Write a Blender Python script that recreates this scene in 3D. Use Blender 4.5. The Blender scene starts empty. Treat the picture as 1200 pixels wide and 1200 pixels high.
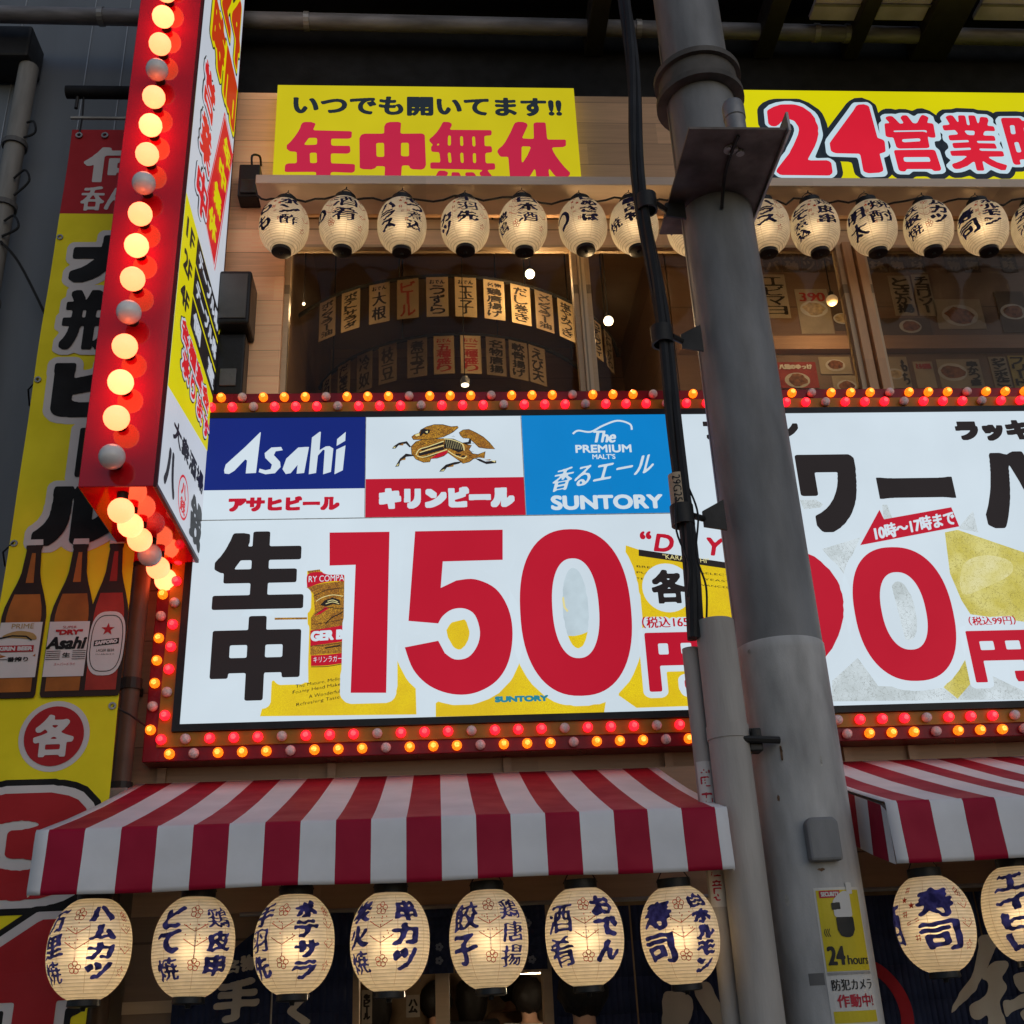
import bpy, bmesh, math, random
import numpy as np
from mathutils import Vector, Matrix
random.seed(7)
C = bpy.context.scene.collection
scene = bpy.context.scene
rad = math.radians

# ------------------------------------------------------------------ camera
FPX = 1300.0
_p, _y, _r = rad(23.885), rad(4.342), rad(-2.639)
CAM = np.array([0, 0, 1.65])
FW = np.array([math.sin(_y)*math.cos(_p), math.cos(_y)*math.cos(_p), math.sin(_p)])
_rt = np.array([math.cos(_y), -math.sin(_y), 0]); _up = np.cross(_rt, FW)
RT = _rt*math.cos(_r) + _up*math.sin(_r); UP = -_rt*math.sin(_r) + _up*math.cos(_r)
cam = bpy.data.cameras.new('camera'); camo = bpy.data.objects.new('camera', cam); C.objects.link(camo)
cam.sensor_fit = 'HORIZONTAL'; cam.sensor_width = 36; cam.lens = 36*FPX/1200
cam.clip_start = 0.05; cam.clip_end = 500
M = Matrix.Identity(4)
for i in range(3):
    M[i][0], M[i][1], M[i][2], M[i][3] = RT[i], UP[i], -FW[i], CAM[i]
camo.matrix_world = M
scene.camera = camo

# ------------------------------------------------------------------ sky, sun, exposure
world = bpy.data.worlds.new('World'); scene.world = world; world.use_nodes = True
nt = world.node_tree; nt.nodes.clear()
SUN_EL, SUN_ROT = rad(26), rad(156)
sk = nt.nodes.new('ShaderNodeTexSky'); sk.sky_type = 'NISHITA'; sk.sun_disc = False
sk.sun_elevation = SUN_EL; sk.sun_rotation = SUN_ROT; sk.air_density = 1.0; sk.dust_density = 0.6; sk.ozone_density = 2.0
bg = nt.nodes.new('ShaderNodeBackground'); bg.inputs['Strength'].default_value = 0.066
wo = nt.nodes.new('ShaderNodeOutputWorld')
nt.links.new(sk.outputs[0], bg.inputs[0]); nt.links.new(bg.outputs[0], wo.inputs[0])
sl = bpy.data.lights.new('sun', 'SUN'); sl.energy = 0.24; sl.angle = rad(70); sl.color = (1.0, .97, .95)
so = bpy.data.objects.new('sun', sl); C.objects.link(so)
so.rotation_euler = (rad(64), 0, rad(24))
scene.view_settings.view_transform = 'Standard'; scene.view_settings.look = 'None'
scene.view_settings.exposure = 0.0; scene.view_settings.gamma = 1
scene.render.engine = 'CYCLES'
scene.cycles.use_denoising = True
scene.cycles.max_bounces = 8; scene.cycles.transparent_max_bounces = 12
scene.cycles.caustics_reflective = False; scene.cycles.caustics_refractive = False
scene.cycles.sample_clamp_indirect = 4.0

# ------------------------------------------------------------------ projection helpers (photo pixel -> point on a real plane)
def _ray(px, py): return FW + RT*(px-600)/FPX - UP*(py-600)/FPX
def at(px, py, Y): d = _ray(px, py); return CAM + d*(Y/d[1])
def atx(px, py, X): d = _ray(px, py); return CAM + d*(X/d[0])
def pbox(Y, x0, y0, x1, y1):
    xc, yc = (x0+x1)/2, (y0+y1)/2
    return (at(x0, yc, Y)[0], at(xc, y1, Y)[2], at(x1, yc, Y)[0], at(xc, y0, Y)[2])
def ppts(Y, pts):
    return [(lambda P: (P[0], P[2]))(at(x, y, Y)) for x, y in pts]
def zoomed(ox, oy, s, pts): return [(ox+x/s, oy+y/s) for x, y in pts]
def plane_y(Y): return lambda u, v, o: (u, Y-o, v)
def plane_x(X): return lambda u, v, o: (X+o, u, v)

# ------------------------------------------------------------------ materials
MATS = {}
def srgb(r, g, b):
    f = lambda c: (c/255/12.92) if c <= 10 else ((c/255+.055)/1.055)**2.4
    return (f(r), f(g), f(b))
def new_mat(name):
    m = bpy.data.materials.new(name); m.use_nodes = True
    return m, m.node_tree, m.node_tree.nodes['Principled BSDF']
def mat(name, col, rough=.6, metal=0.0, var=.18, scale=6.0, bump=.15, bscale=40., emit=None, es=0.0, evar=.0, spec=.22, stretch=(1, 1, 1), coat=0):
    """Principled paint/plastic/cloth with world-space noise in colour, gloss and relief; emit for what gives off light."""
    if name in MATS: return MATS[name]
    m, t, b = new_mat(name); N, L = t.nodes, t.links
    geo = N.new('ShaderNodeNewGeometry'); mp = N.new('ShaderNodeMapping'); mp.inputs['Scale'].default_value = stretch
    L.new(geo.outputs['Position'], mp.inputs[0])
    n1 = N.new('ShaderNodeTexNoise'); n1.inputs['Scale'].default_value = scale; n1.inputs['Detail'].default_value = 6
    L.new(mp.outputs[0], n1.inputs['Vector'])
    def ramp(lo, hi):
        r = N.new('ShaderNodeMapRange'); r.inputs['From Min'].default_value = .3; r.inputs['From Max'].default_value = .7
        r.inputs['To Min'].default_value = lo; r.inputs['To Max'].default_value = hi
        L.new(n1.outputs['Fac'], r.inputs['Value']); return r
    def tint(c, r):
        mx = N.new('ShaderNodeVectorMath'); mx.operation = 'SCALE'; mx.inputs[0].default_value = c
        L.new(r.outputs[0], mx.inputs['Scale']); return mx
    mx = tint(col, ramp(1-var, 1+var)); L.new(mx.outputs[0], b.inputs['Base Color'])
    rr = ramp(min(1, rough*1.15), max(.03, rough*.85)); L.new(rr.outputs[0], b.inputs['Roughness'])
    b.inputs['Metallic'].default_value = metal; b.inputs['Specular IOR Level'].default_value = spec
    if coat: b.inputs['Coat Weight'].default_value = coat; b.inputs['Coat Roughness'].default_value = .04
    if bump:
        n2 = N.new('ShaderNodeTexNoise'); n2.inputs['Scale'].default_value = bscale; n2.inputs['Detail'].default_value = 4
        L.new(mp.outputs[0], n2.inputs['Vector'])
        bp = N.new('ShaderNodeBump'); bp.inputs['Strength'].default_value = bump; bp.inputs['Distance'].default_value = .01
        L.new(n2.outputs['Fac'], bp.inputs['Height']); L.new(bp.outputs[0], b.inputs['Normal'])
    if emit is not None:
        e = tint(emit, ramp(1-evar, 1+evar)); L.new(e.outputs[0], b.inputs['Emission Color']); b.inputs['Emission Strength'].default_value = es
    MATS[name] = m; return m
def lit_film(name, r, g, b, k=1.0, evar=.045, scale=1.6):
    """printed film of a backlit sign, given the colour it shows when lit"""
    c = srgb(r, g, b); return mat('film_'+name, tuple(.06*x for x in c), rough=.45, var=.05, scale=scale, bump=0, emit=c, es=k*.97, evar=evar, spec=.12)

def print_film(name, c0, c1, c2, scale=30, thr=.12, warp=.3, big=6):
    """backlit photographic print: cell texture (drops, ice, bubbles) between the given ink colours"""
    m, t, b = new_mat('print_'+name); N, L = t.nodes, t.links
    geo = N.new('ShaderNodeNewGeometry'); no = N.new('ShaderNodeTexNoise'); no.inputs['Scale'].default_value = scale*.5; no.inputs['Detail'].default_value = 5; L.new(geo.outputs['Position'], no.inputs['Vector'])
    ad = N.new('ShaderNodeVectorMath'); ad.operation = 'MULTIPLY_ADD'; L.new(no.outputs['Color'], ad.inputs[0]); ad.inputs[1].default_value = (warp/scale*6,)*3; L.new(geo.outputs['Position'], ad.inputs[2])
    vo = N.new('ShaderNodeTexVoronoi'); vo.feature = 'DISTANCE_TO_EDGE'; vo.inputs['Scale'].default_value = scale; L.new(ad.outputs[0], vo.inputs['Vector'])
    r1 = N.new('ShaderNodeMapRange'); r1.inputs['From Max'].default_value = thr; L.new(vo.outputs['Distance'], r1.inputs['Value'])
    n2 = N.new('ShaderNodeTexNoise'); n2.inputs['Scale'].default_value = big; n2.inputs['Detail'].default_value = 6; L.new(geo.outputs['Position'], n2.inputs['Vector'])
    r2 = N.new('ShaderNodeMapRange'); r2.inputs['From Min'].default_value = .38; r2.inputs['From Max'].default_value = .62; L.new(n2.outputs['Fac'], r2.inputs['Value'])
    a = N.new('ShaderNodeMix'); a.data_type = 'RGBA'; a.inputs['A'].default_value = (*srgb(*c0), 1); a.inputs['B'].default_value = (*srgb(*c1), 1); L.new(r2.outputs[0], a.inputs['Factor'])
    e = N.new('ShaderNodeMix'); e.data_type = 'RGBA'; e.inputs['A'].default_value = (*srgb(*c2), 1); L.new(a.outputs['Result'], e.inputs['B']); L.new(r1.outputs[0], e.inputs['Factor'])
    L.new(e.outputs['Result'], b.inputs['Emission Color']); b.inputs['Emission Strength'].default_value = .97; b.inputs['Base Color'].default_value = (.04, .04, .04, 1); b.inputs['Specular IOR Level'].default_value = .12; b.inputs['Roughness'].default_value = .45
    return m

def wood(name, base, plank=.19, contrast=.35, rough=.55, axis='x'):
    if name in MATS: return MATS[name]
    m, t, b = new_mat(name); N, L = t.nodes, t.links
    geo = N.new('ShaderNodeNewGeometry'); sep = N.new('ShaderNodeSeparateXYZ'); L.new(geo.outputs['Position'], sep.inputs[0])
    def math_(op, a, bb=None):
        n = N.new('ShaderNodeMath'); n.operation = op
        for i, v in enumerate((a, bb)):
            if v is None: continue
            if isinstance(v, (int, float)): n.inputs[i].default_value = v
            else: L.new(v, n.inputs[i])
        return n.outputs[0]
    along, across = (sep.outputs['X'], sep.outputs['Z']) if axis == 'x' else (sep.outputs['Z'], sep.outputs['X'])
    row = math_('DIVIDE', across, plank); idx = math_('FLOOR', row); fr = math_('FRACT', row)
    w0 = N.new('ShaderNodeTexWhiteNoise'); w0.noise_dimensions = '1D'; L.new(idx, w0.inputs['W'])
    seg = math_('FLOOR', math_('ADD', math_('DIVIDE', along, 1.3), math_('MULTIPLY', w0.outputs['Value'], 7.0)))
    wn = N.new('ShaderNodeTexWhiteNoise'); wn.noise_dimensions = '2D'
    cb = N.new('ShaderNodeCombineXYZ'); L.new(idx, cb.inputs[0]); L.new(seg, cb.inputs[1]); L.new(cb.outputs[0], wn.inputs['Vector'])
    mp = N.new('ShaderNodeMapping'); mp.inputs['Scale'].default_value = (1.2, 6, 22) if axis == 'x' else (22, 6, 1.2)
    L.new(geo.outputs['Position'], mp.inputs[0])
    off = N.new('ShaderNodeVectorMath'); off.operation = 'ADD'; L.new(mp.outputs[0], off.inputs[0])
    cb2 = N.new('ShaderNodeCombineXYZ'); L.new(math_('MULTIPLY', wn.outputs['Value'], 40.0), cb2.inputs[1]); L.new(cb2.outputs[0], off.inputs[1])
    gr = N.new('ShaderNodeTexNoise'); gr.inputs['Scale'].default_value = 1.6; gr.inputs['Detail'].default_value = 8; gr.inputs['Distortion'].default_value = 1.2
    L.new(off.outputs[0], gr.inputs['Vector'])
    v = math_('ADD', math_('MULTIPLY', wn.outputs['Value'], contrast), math_('MULTIPLY', gr.outputs['Fac'], contrast*1.3))
    v = math_('ADD', v, 1-contrast*1.1)
    gap = math_('GREATER_THAN', math_('ABSOLUTE', math_('SUBTRACT', fr, .5)), .488)
    v = math_('MULTIPLY', v, math_('SUBTRACT', 1.0, math_('MULTIPLY', gap, .55)))
    sc = N.new('ShaderNodeVectorMath'); sc.operation = 'SCALE'; sc.inputs[0].default_value = base; L.new(v, sc.inputs['Scale'])
    L.new(sc.outputs[0], b.inputs['Base Color']); b.inputs['Roughness'].default_value = rough
    bp = N.new('ShaderNodeBump'); bp.inputs['Strength'].default_value = .25; bp.inputs['Distance'].default_value = .006
    L.new(math_('SUBTRACT', gr.outputs['Fac'], gap), bp.inputs['Height']); L.new(bp.outputs[0], b.inputs['Normal'])
    MATS[name] = m; return m

# ------------------------------------------------------------------ object helpers
WL = {}
def tag(o, label=None, cat=None, group=None, kind=None):
    if label: o['label'] = label
    if cat: o['category'] = cat
    if group: o['group'] = group
    if kind: o['kind'] = kind
    return o
def thing(name, loc, label, cat, group=None):
    o = bpy.data.objects.new(name, None); o.empty_display_size = .1; C.objects.link(o)
    o.location = loc; WL[o] = np.array(loc, float); return tag(o, label, cat, group)
def copy_thing(root, loc, label=None, group=None):
    def cp(o, parent):
        c = o.copy(); C.objects.link(c)
        if parent is not None: c.parent = parent; WL[c] = WL[parent] + np.array(o.location)
        for ch in list(o.children): cp(ch, c)
        return c
    r = root.copy(); C.objects.link(r); r.location = loc; WL[r] = np.array(loc, float)
    if label: r['label'] = label
    if group: r['group'] = group
    for ch in list(root.children): cp(ch, r)
    return r

class MB:
    def __init__(s): s.v = []; s.f = []; s.mi = []; s.m = 0
    def add(s, verts, faces):
        b = len(s.v); s.v += [tuple(map(float, p)) for p in verts]
        for f in faces: s.f.append(tuple(b+i for i in f)); s.mi.append(s.m)
        return s
    def box(s, x0, x1, y0, y1, z0, z1):
        return s.add([(x, y, z) for z in (z0, z1) for y in (y0, y1) for x in (x0, x1)],
                     [(0, 2, 3, 1), (4, 5, 7, 6), (0, 1, 5, 4), (2, 6, 7, 3), (0, 4, 6, 2), (1, 3, 7, 5)])
    def tube(s, pts, r, n=10, caps=True, r2=None):
        pts = [np.array(p, float) for p in pts]; k = len(pts); V = []; F = []
        t0 = pts[1]-pts[0]; ref = np.array([0, 0, 1.]) if abs(t0[2]) < .9*np.linalg.norm(t0) else np.array([1., 0, 0])
        for i, p in enumerate(pts):
            t = pts[min(i+1, k-1)]-pts[max(i-1, 0)]; t = t/np.linalg.norm(t)
            a = np.cross(t, ref); a /= np.linalg.norm(a); b = np.cross(a, t)
            rr = r if r2 is None else r+(r2-r)*i/(k-1)
            for j in range(n):
                an = 2*math.pi*j/n; V.append(p + rr*(a*math.cos(an)+b*math.sin(an)))
        for i in range(k-1):
            for j in range(n):
                F.append((i*n+j, i*n+(j+1) % n, (i+1)*n+(j+1) % n, (i+1)*n+j))
        if caps: F.append(tuple(range(n-1, -1, -1))); F.append(tuple((k-1)*n+j for j in range(n)))
        return s.add(V, F)
    def lathe(s, prof, c, n=24, closed=True, lon=(0, 2*math.pi)):
        """prof: (radius, z); around the vertical through c"""
        V = []; F = []; full = abs(lon[1]-lon[0]-2*math.pi) < 1e-6; m = n if full else n+1
        for r, z in prof:
            for j in range(m):
                a = lon[0]+(lon[1]-lon[0])*j/n; V.append((c[0]+r*math.cos(a), c[1]+r*math.sin(a), c[2]+z))
        for i in range(len(prof)-1):
            for j in range(n):
                k = (j+1) % m; F.append((i*m+j, i*m+k, (i+1)*m+k, (i+1)*m+j))
        if closed and full:
            F.append(tuple(range(m-1, -1, -1))); F.append(tuple((len(prof)-1)*m+j for j in range(m)))
        return s.add(V, F)
    def ball(s, c, r, n=14, sx=1, sy=1, sz=1):
        V = []; F = []; k = n//2+1
        for i in range(k):
            th = math.pi*i/(k-1)
            for j in range(n):
                a = 2*math.pi*j/n
                V.append((c[0]+sx*r*math.sin(th)*math.cos(a), c[1]+sy*r*math.sin(th)*math.sin(a), c[2]+sz*r*math.cos(th)))
        for i in range(k-1):
            for j in range(n):
                F.append((i*n+j, (i+1)*n+j, (i+1)*n+(j+1) % n, i*n+(j+1) % n))
        return s.add(V, F)
    def poly(s, pts, plane, off=0):
        """flat filled outline"""
        from mathutils.geometry import tessellate_polygon
        tri = tessellate_polygon([[Vector((x, y, 0)) for x, y in pts]])
        return s.add([plane(x, y, off) for x, y in pts], tri)
    def prism(s, pts, plane, o0, o1):
        n = len(pts); V = [plane(x, y, o0) for x, y in pts]+[plane(x, y, o1) for x, y in pts]
        return s.add(V, [tuple(range(n)), tuple(range(2*n-1, n-1, -1))]+[(i, (i+1) % n, n+(i+1) % n, n+i) for i in range(n)])
    def ribbon(s, pts, w, plane, off=0):
        """stroke of width w along a polyline on a surface"""
        pts = [np.array(p, float) for p in pts]; L_ = []; R_ = []
        for i, p in enumerate(pts):
            t = pts[min(i+1, len(pts)-1)]-pts[max(i-1, 0)]; t = t/(np.linalg.norm(t)+1e-9); nn = np.array([-t[1], t[0]])*w/2
            L_.append(p+nn); R_.append(p-nn)
        k = len(pts); V = [plane(q[0], q[1], off) for q in L_+R_]
        return s.add(V, [(i, i+1, k+i+1, k+i) for i in range(k-1)])
    def text(s, txt, box, plane, off=0, **kw):
        v, f = lettering(txt, box, **kw)
        if len(v): s.add([plane(x, y, off) for x, y in v], f)
        return s
    def build(s, name, m, parent=None, smooth=False, bevel=0, origin=None, kind=None, auto=None, fixn=True):
        V = np.array(s.v); o0 = (V.min(0)+V.max(0))/2 if origin is None else np.array(origin, float)
        me = bpy.data.meshes.new(name); me.from_pydata([tuple(p) for p in V-o0], [], s.f)
        ms = m if isinstance(m, (list, tuple)) else [m]
        for mm in ms: me.materials.append(mm)
        if len(ms) > 1: me.polygons.foreach_set('material_index', s.mi)
        if fixn:
            bm = bmesh.new(); bm.from_mesh(me); bmesh.ops.recalc_face_normals(bm, faces=bm.faces); bm.to_mesh(me); bm.free()
        if smooth: me.polygons.foreach_set('use_smooth', [True]*len(me.polygons))
        if smooth and auto is not False: me.set_sharp_from_angle(angle=rad(40))
        o = bpy.data.objects.new(name, me); C.objects.link(o); WL[o] = o0
        if parent is not None: o.parent = parent; o.location = o0-WL[parent]
        else: o.location = o0
        if bevel:
            b = o.modifiers.new('bevel', 'BEVEL'); b.width = bevel; b.segments = 2; b.limit_method = 'ANGLE'; b.angle_limit = rad(40)
        if kind: o['kind'] = kind
        return o

class Words(MB):
    """like MB, but every word (or separate picture) becomes a mesh of its own"""
    def __init__(s): MB.__init__(s); s.w = []
    def text(s, txt, box, plane, off=0, **kw):
        v, f = lettering(txt, box, **kw)
        if len(v): k = MB(); k.add([plane(x, y, off) for x, y in v], f); s.w.append(k)
        return s
    def apart(s, pts, plane, off=0): s.w.append(MB().poly(pts, plane, off)); return s
    def build(s, name, m, parent=None, **kw):
        o = None
        if s.v: o = MB.build(s, name, m, parent, **kw)
        for k in s.w: o = k.build(name, m, parent, **kw)
        return o

# ------------------------------------------------------------------ lettering: glyph -> raster -> thickened outline -> mesh
_glyphs = {}
def glyph_tris(txt):
    if txt in _glyphs: return _glyphs[txt]
    cu = bpy.data.curves.new('glyph', 'FONT'); cu.body = txt; cu.align_x = 'CENTER'; cu.resolution_u = 5
    ob = bpy.data.objects.new('glyph', cu); me = bpy.data.meshes.new_from_object(ob)
    me.calc_loop_triangles()
    v = np.array([p.co[:2] for p in me.vertices]).reshape(-1, 2); t = np.array([l.vertices[:] for l in me.loop_triangles], int).reshape(-1, 3)
    bpy.data.objects.remove(ob); bpy.data.curves.remove(cu); bpy.data.meshes.remove(me)
    _glyphs[txt] = (v[t], v.min(0), v.max(0)); return _glyphs[txt]
def raster_tris(T, mn, px, W, H):
    g = np.zeros((H, W), bool); P = (T-mn)/px
    for a, b, c in P:
        x0, x1 = int(max(0, min(a[0], b[0], c[0])-1)), int(min(W-1, max(a[0], b[0], c[0])+1))
        y0, y1 = int(max(0, min(a[1], b[1], c[1])-1)), int(min(H-1, max(a[1], b[1], c[1])+1))
        X = np.arange(x0, x1+1)[None, :]; Y = np.arange(y0, y1+1)[:, None]
        def e(p, q): return (q[0]-p[0])*(Y-p[1])-(q[1]-p[1])*(X-p[0])
        A, B, D = e(a, b), e(b, c), e(c, a); eps = 1e-6
        g[y0:y1+1, x0:x1+1] |= ((A >= -eps) & (B >= -eps) & (D >= -eps)) | ((A <= eps) & (B <= eps) & (D <= eps))
    return g
def raster_loops(loops, mn, px, W, H):
    g = np.zeros((H, W), bool); X = np.arange(W)
    for y in range(H):
        par = np.zeros(W, int)
        for lp in loops:
            Q = (np.array(lp)-mn)/px; a = Q; b = np.roll(Q, -1, 0)
            m = (a[:, 1] <= y) != (b[:, 1] <= y)
            for xa in a[m, 0]+(y-a[m, 1])*(b[m, 0]-a[m, 0])/(b[m, 1]-a[m, 1]): par += X > xa
        g[y] = par % 2 == 1
    return g
def dilate(g, rx, ry, slant=0.0, e=2.0):
    H, W = g.shape; out = np.zeros_like(g); R = int(math.floor(ry)); 
    cs = np.concatenate([np.zeros((H, 1), int), np.cumsum(g, 1)], 1)
    for dy in range(-R, R+1):
        w = int(round(rx*max(0, 1-(abs(dy)/max(ry, 1e-6))**e)**(1/e))); sh = int(round(dy*slant))
        X = np.arange(W); lo = np.clip(X-w-sh, 0, W); hi = np.clip(X+w+1-sh, 0, W)
        row = (cs[:, hi]-cs[:, lo]) > 0
        if dy >= 0: out[dy:] |= row[:H-dy]
        else: out[:dy] |= row[-dy:]
    return out
def blur(g, it=2):
    f = g.astype(float)
    for _ in range(it):
        p = np.pad(f, 1); f = (p[:-2, 1:-1]+2*p[1:-1, 1:-1]+p[2:, 1:-1])/4
        p = np.pad(f, 1); f = (p[1:-1, :-2]+2*p[1:-1, 1:-1]+p[1:-1, 2:])/4
    return f
_SEG = {1: [(3, 0)], 2: [(0, 1)], 3: [(3, 1)], 4: [(1, 2)], 5: [(3, 2), (1, 0)], 6: [(0, 2)], 7: [(3, 2)], 8: [(2, 3)], 9: [(2, 0)],
        10: [(0, 3), (2, 1)], 11: [(2, 1)], 12: [(1, 3)], 13: [(1, 0)], 14: [(0, 3)]}
def contours(f):
    H, W = f.shape; b = f > .5
    case = b[:-1, :-1]*1+b[:-1, 1:]*2+b[1:, 1:]*4+b[1:, :-1]*8
    nxt = {}; pos = {}
    def key(j, i, e):
        k = ((j, i, 0), (j, i+1, 1), (j+1, i, 0), (j, i, 1))[e]
        if k not in pos:
            jj, ii, d = k
            if d == 0: a, c = f[jj, ii], f[jj, ii+1]; t = (.5-a)/(c-a); pos[k] = (ii+t, jj)
            else: a, c = f[jj, ii], f[jj+1, ii]; t = (.5-a)/(c-a); pos[k] = (ii, jj+t)
        return k
    for j, i in zip(*np.nonzero((case > 0) & (case < 15))):
        for a, c in _SEG[int(case[j, i])]: nxt[key(j, i, a)] = key(j, i, c)
    loops = []
    while nxt:
        k, _ = next(iter(nxt.items())); lp = []
        while k in nxt: lp.append(pos[k]); k = nxt.pop(k)
        if len(lp) > 4: loops.append(np.array(lp))
    return loops
def simplify(P, tol):
    keep = np.zeros(len(P), bool); n = len(P); far = int(np.argmax(((P-P[0])**2).sum(1))); keep[0] = keep[far] = True
    st = [(0, far), (far, n)]
    Q = np.vstack([P, P[:1]])
    while st:
        a, b = st.pop()
        if b-a < 2: continue
        d = Q[b]-Q[a]; L = np.hypot(*d)+1e-9; r = Q[a+1:b]-Q[a]; e = abs(d[0]*r[:, 1]-d[1]*r[:, 0])/L; i = int(np.argmax(e))
        if e[i] > tol: m = a+1+i; keep[m] = True; st += [(a, m), (m, b)]
    return P[keep]
def fill_loops(loops):
    cu = bpy.data.curves.new('fill', 'CURVE'); cu.dimensions = '2D'; cu.fill_mode = 'BOTH'
    for lp in loops:
        sp = cu.splines.new('POLY'); sp.points.add(len(lp)-1); sp.use_cyclic_u = True
        for p, q in zip(sp.points, lp): p.co = (q[0], q[1], 0, 1)
    ob = bpy.data.objects.new('fill', cu); me = bpy.data.meshes.new_from_object(ob)
    v = [tuple(p.co[:2]) for p in me.vertices]; fc = [tuple(p.vertices) for p in me.polygons]
    bpy.data.objects.remove(ob); bpy.data.curves.remove(cu); bpy.data.meshes.remove(me)
    return v, fc
def cells(f):
    H, W = f.shape; b = f > .5; V = []; F = []; idx = {}
    def vid(p):
        k = (round(p[0], 3), round(p[1], 3))
        if k not in idx: idx[k] = len(V); V.append(k)
        return idx[k]
    for j in range(H-1):
        for i in np.nonzero(b[j, :-1] | b[j, 1:] | b[j+1, :-1] | b[j+1, 1:])[0]:
            cs = [(i, j), (i+1, j), (i+1, j+1), (i, j+1)]; vals = [f[y, x] for x, y in cs]; P = []
            for k in range(4):
                a, c = vals[k], vals[(k+1) % 4]; pa, pc = cs[k], cs[(k+1) % 4]
                if a > .5: P.append(pa)
                if (a > .5) != (c > .5): t = (.5-a)/(c-a); P.append((pa[0]+t*(pc[0]-pa[0]), pa[1]+t*(pc[1]-pa[1])))
            ids = []
            for p in P:
                q = vid(p)
                if q not in ids: ids.append(q)
            if len(ids) > 2: F.append(tuple(ids))
    return V, F
def lettering(txt, box, bold=0.0, out=0.0, e=2.0, res=40, shear=0.0, slope=0.0, vertical=False, grid=False, warp=0.0, flat=1.0, slant=0.0, seed=0):
    """txt: a string, or a list of outlines already in box units. bold: metres added round each stroke."""
    u0, v0, u1, v1 = box
    if not isinstance(txt, str) and bold+out == 0 and not grid: return fill_loops(txt)
    if isinstance(txt, str):
        if not vertical and txt not in ('ー', '|', '一'): u0, v0, u1, v1 = u0+bold, v0+bold*flat, u1-bold, v1-bold*flat
        if vertical: parts = list(txt)
        else: parts = [txt]
        n = len(parts); Ts = []
        for k, ch in enumerate(parts):
            T, mn, mx = glyph_tris(ch)
            if vertical:
                hgt = (v1-v0)/n; a0, a1 = v1-(k+1)*hgt+hgt*.04, v1-k*hgt-hgt*.04
                if ch in 'ー|': ch, (T, mn, mx) = '|', glyph_tris('|'); w = (u1-u0)*.16; uu0, uu1 = (u0+u1)/2-w/2, (u0+u1)/2+w/2
                else: uu0, uu1 = u0, u1
                T = (T-mn)/np.maximum(mx-mn, 1e-6)*np.array([uu1-uu0, a1-a0])+np.array([uu0, a0])
            else:
                sz = mx-mn
                T = (T-mn)/np.maximum(sz, 1e-6)*np.array([u1-u0, v1-v0])+np.array([u0, v0])
            Ts.append(T)
        T = np.concatenate(Ts); loops = None; px = (v1-v0)/(res*n)
    else:
        loops = txt; px = (v1-v0)/res; T = None
    bold0 = bold; pad = abs(bold)+out+6*px; mn = np.array([u0-pad, v0-pad]); W = int((u1-u0+2*pad)/px)+2; H = int((v1-v0+2*pad)/px)+2
    g = raster_tris(T, mn, px, W, H) if loops is None else raster_loops(loops, mn, px, W, H)
    if bold > 0: g = dilate(g, bold/px, bold*flat/px, slant, e)
    if out > 0: g = dilate(g, out/px, out/px)
    f = blur(g)
    vc, uc = (v0+v1)/2, (u0+u1)/2
    def outp(P):
        P = np.array(P, float)*px+mn
        if warp:
            h = (v1-v0)/(len(txt) if vertical else 1); k = 2*math.pi/h
            dx = warp*(np.sin(P[:, 1]*k*1.1+seed)+.6*np.sin(P[:, 1]*k*2.3+P[:, 0]*k+2*seed))
            dy = warp*(np.sin(P[:, 0]*k*1.2+3*seed)+.6*np.sin(P[:, 0]*k*2.1+P[:, 1]*k+seed)); P[:, 0] += dx; P[:, 1] += dy
        P[:, 0] += shear*(P[:, 1]-vc); P[:, 1] += slope*(P[:, 0]-uc); return P
    if grid:
        v, fc = cells(f)
        return (outp(v) if len(v) else []), fc
    lps = [simplify(l, .22) for l in contours(f)]
    if not lps: return [], []
    return fill_loops([outp(l) for l in lps if len(l) > 2])
def cr(pts, n=6, closed=False):
    """Catmull-Rom through pts"""
    P = [np.array(p, float) for p in pts]; out = []; k = len(P)
    for i in range(k if closed else k-1):
        p0, p1, p2, p3 = (P[(i-1) % k], P[i], P[(i+1) % k], P[(i+2) % k]) if closed else (P[max(i-1, 0)], P[i], P[i+1], P[min(i+2, k-1)])
        for j in range(n):
            t = j/n; out.append(tuple(.5*(2*p1+(p2-p0)*t+(2*p0-5*p1+4*p2-p3)*t*t+(3*p1-p0-3*p2+p3)*t**3)))
    if not closed: out.append(tuple(P[-1]))
    return out
def oval(cx, cy, rx, ry, n=40, e=2.0):
    o = []
    for i in range(n):
        a = 2*math.pi*i/n; c, s_ = math.cos(a), math.sin(a)
        o.append((cx+rx*math.copysign(abs(c)**(2/e), c), cy+ry*math.copysign(abs(s_)**(2/e), s_)))
    return o
def lamp(name, loc, power, col, parent, size=.03):
    l = bpy.data.lights.new(name, 'POINT'); l.energy = power; l.color = col; l.shadow_soft_size = size
    o = bpy.data.objects.new(name, l); C.objects.link(o); o.parent = parent; o.location = np.array(loc)-WL[parent]; return o

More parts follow.
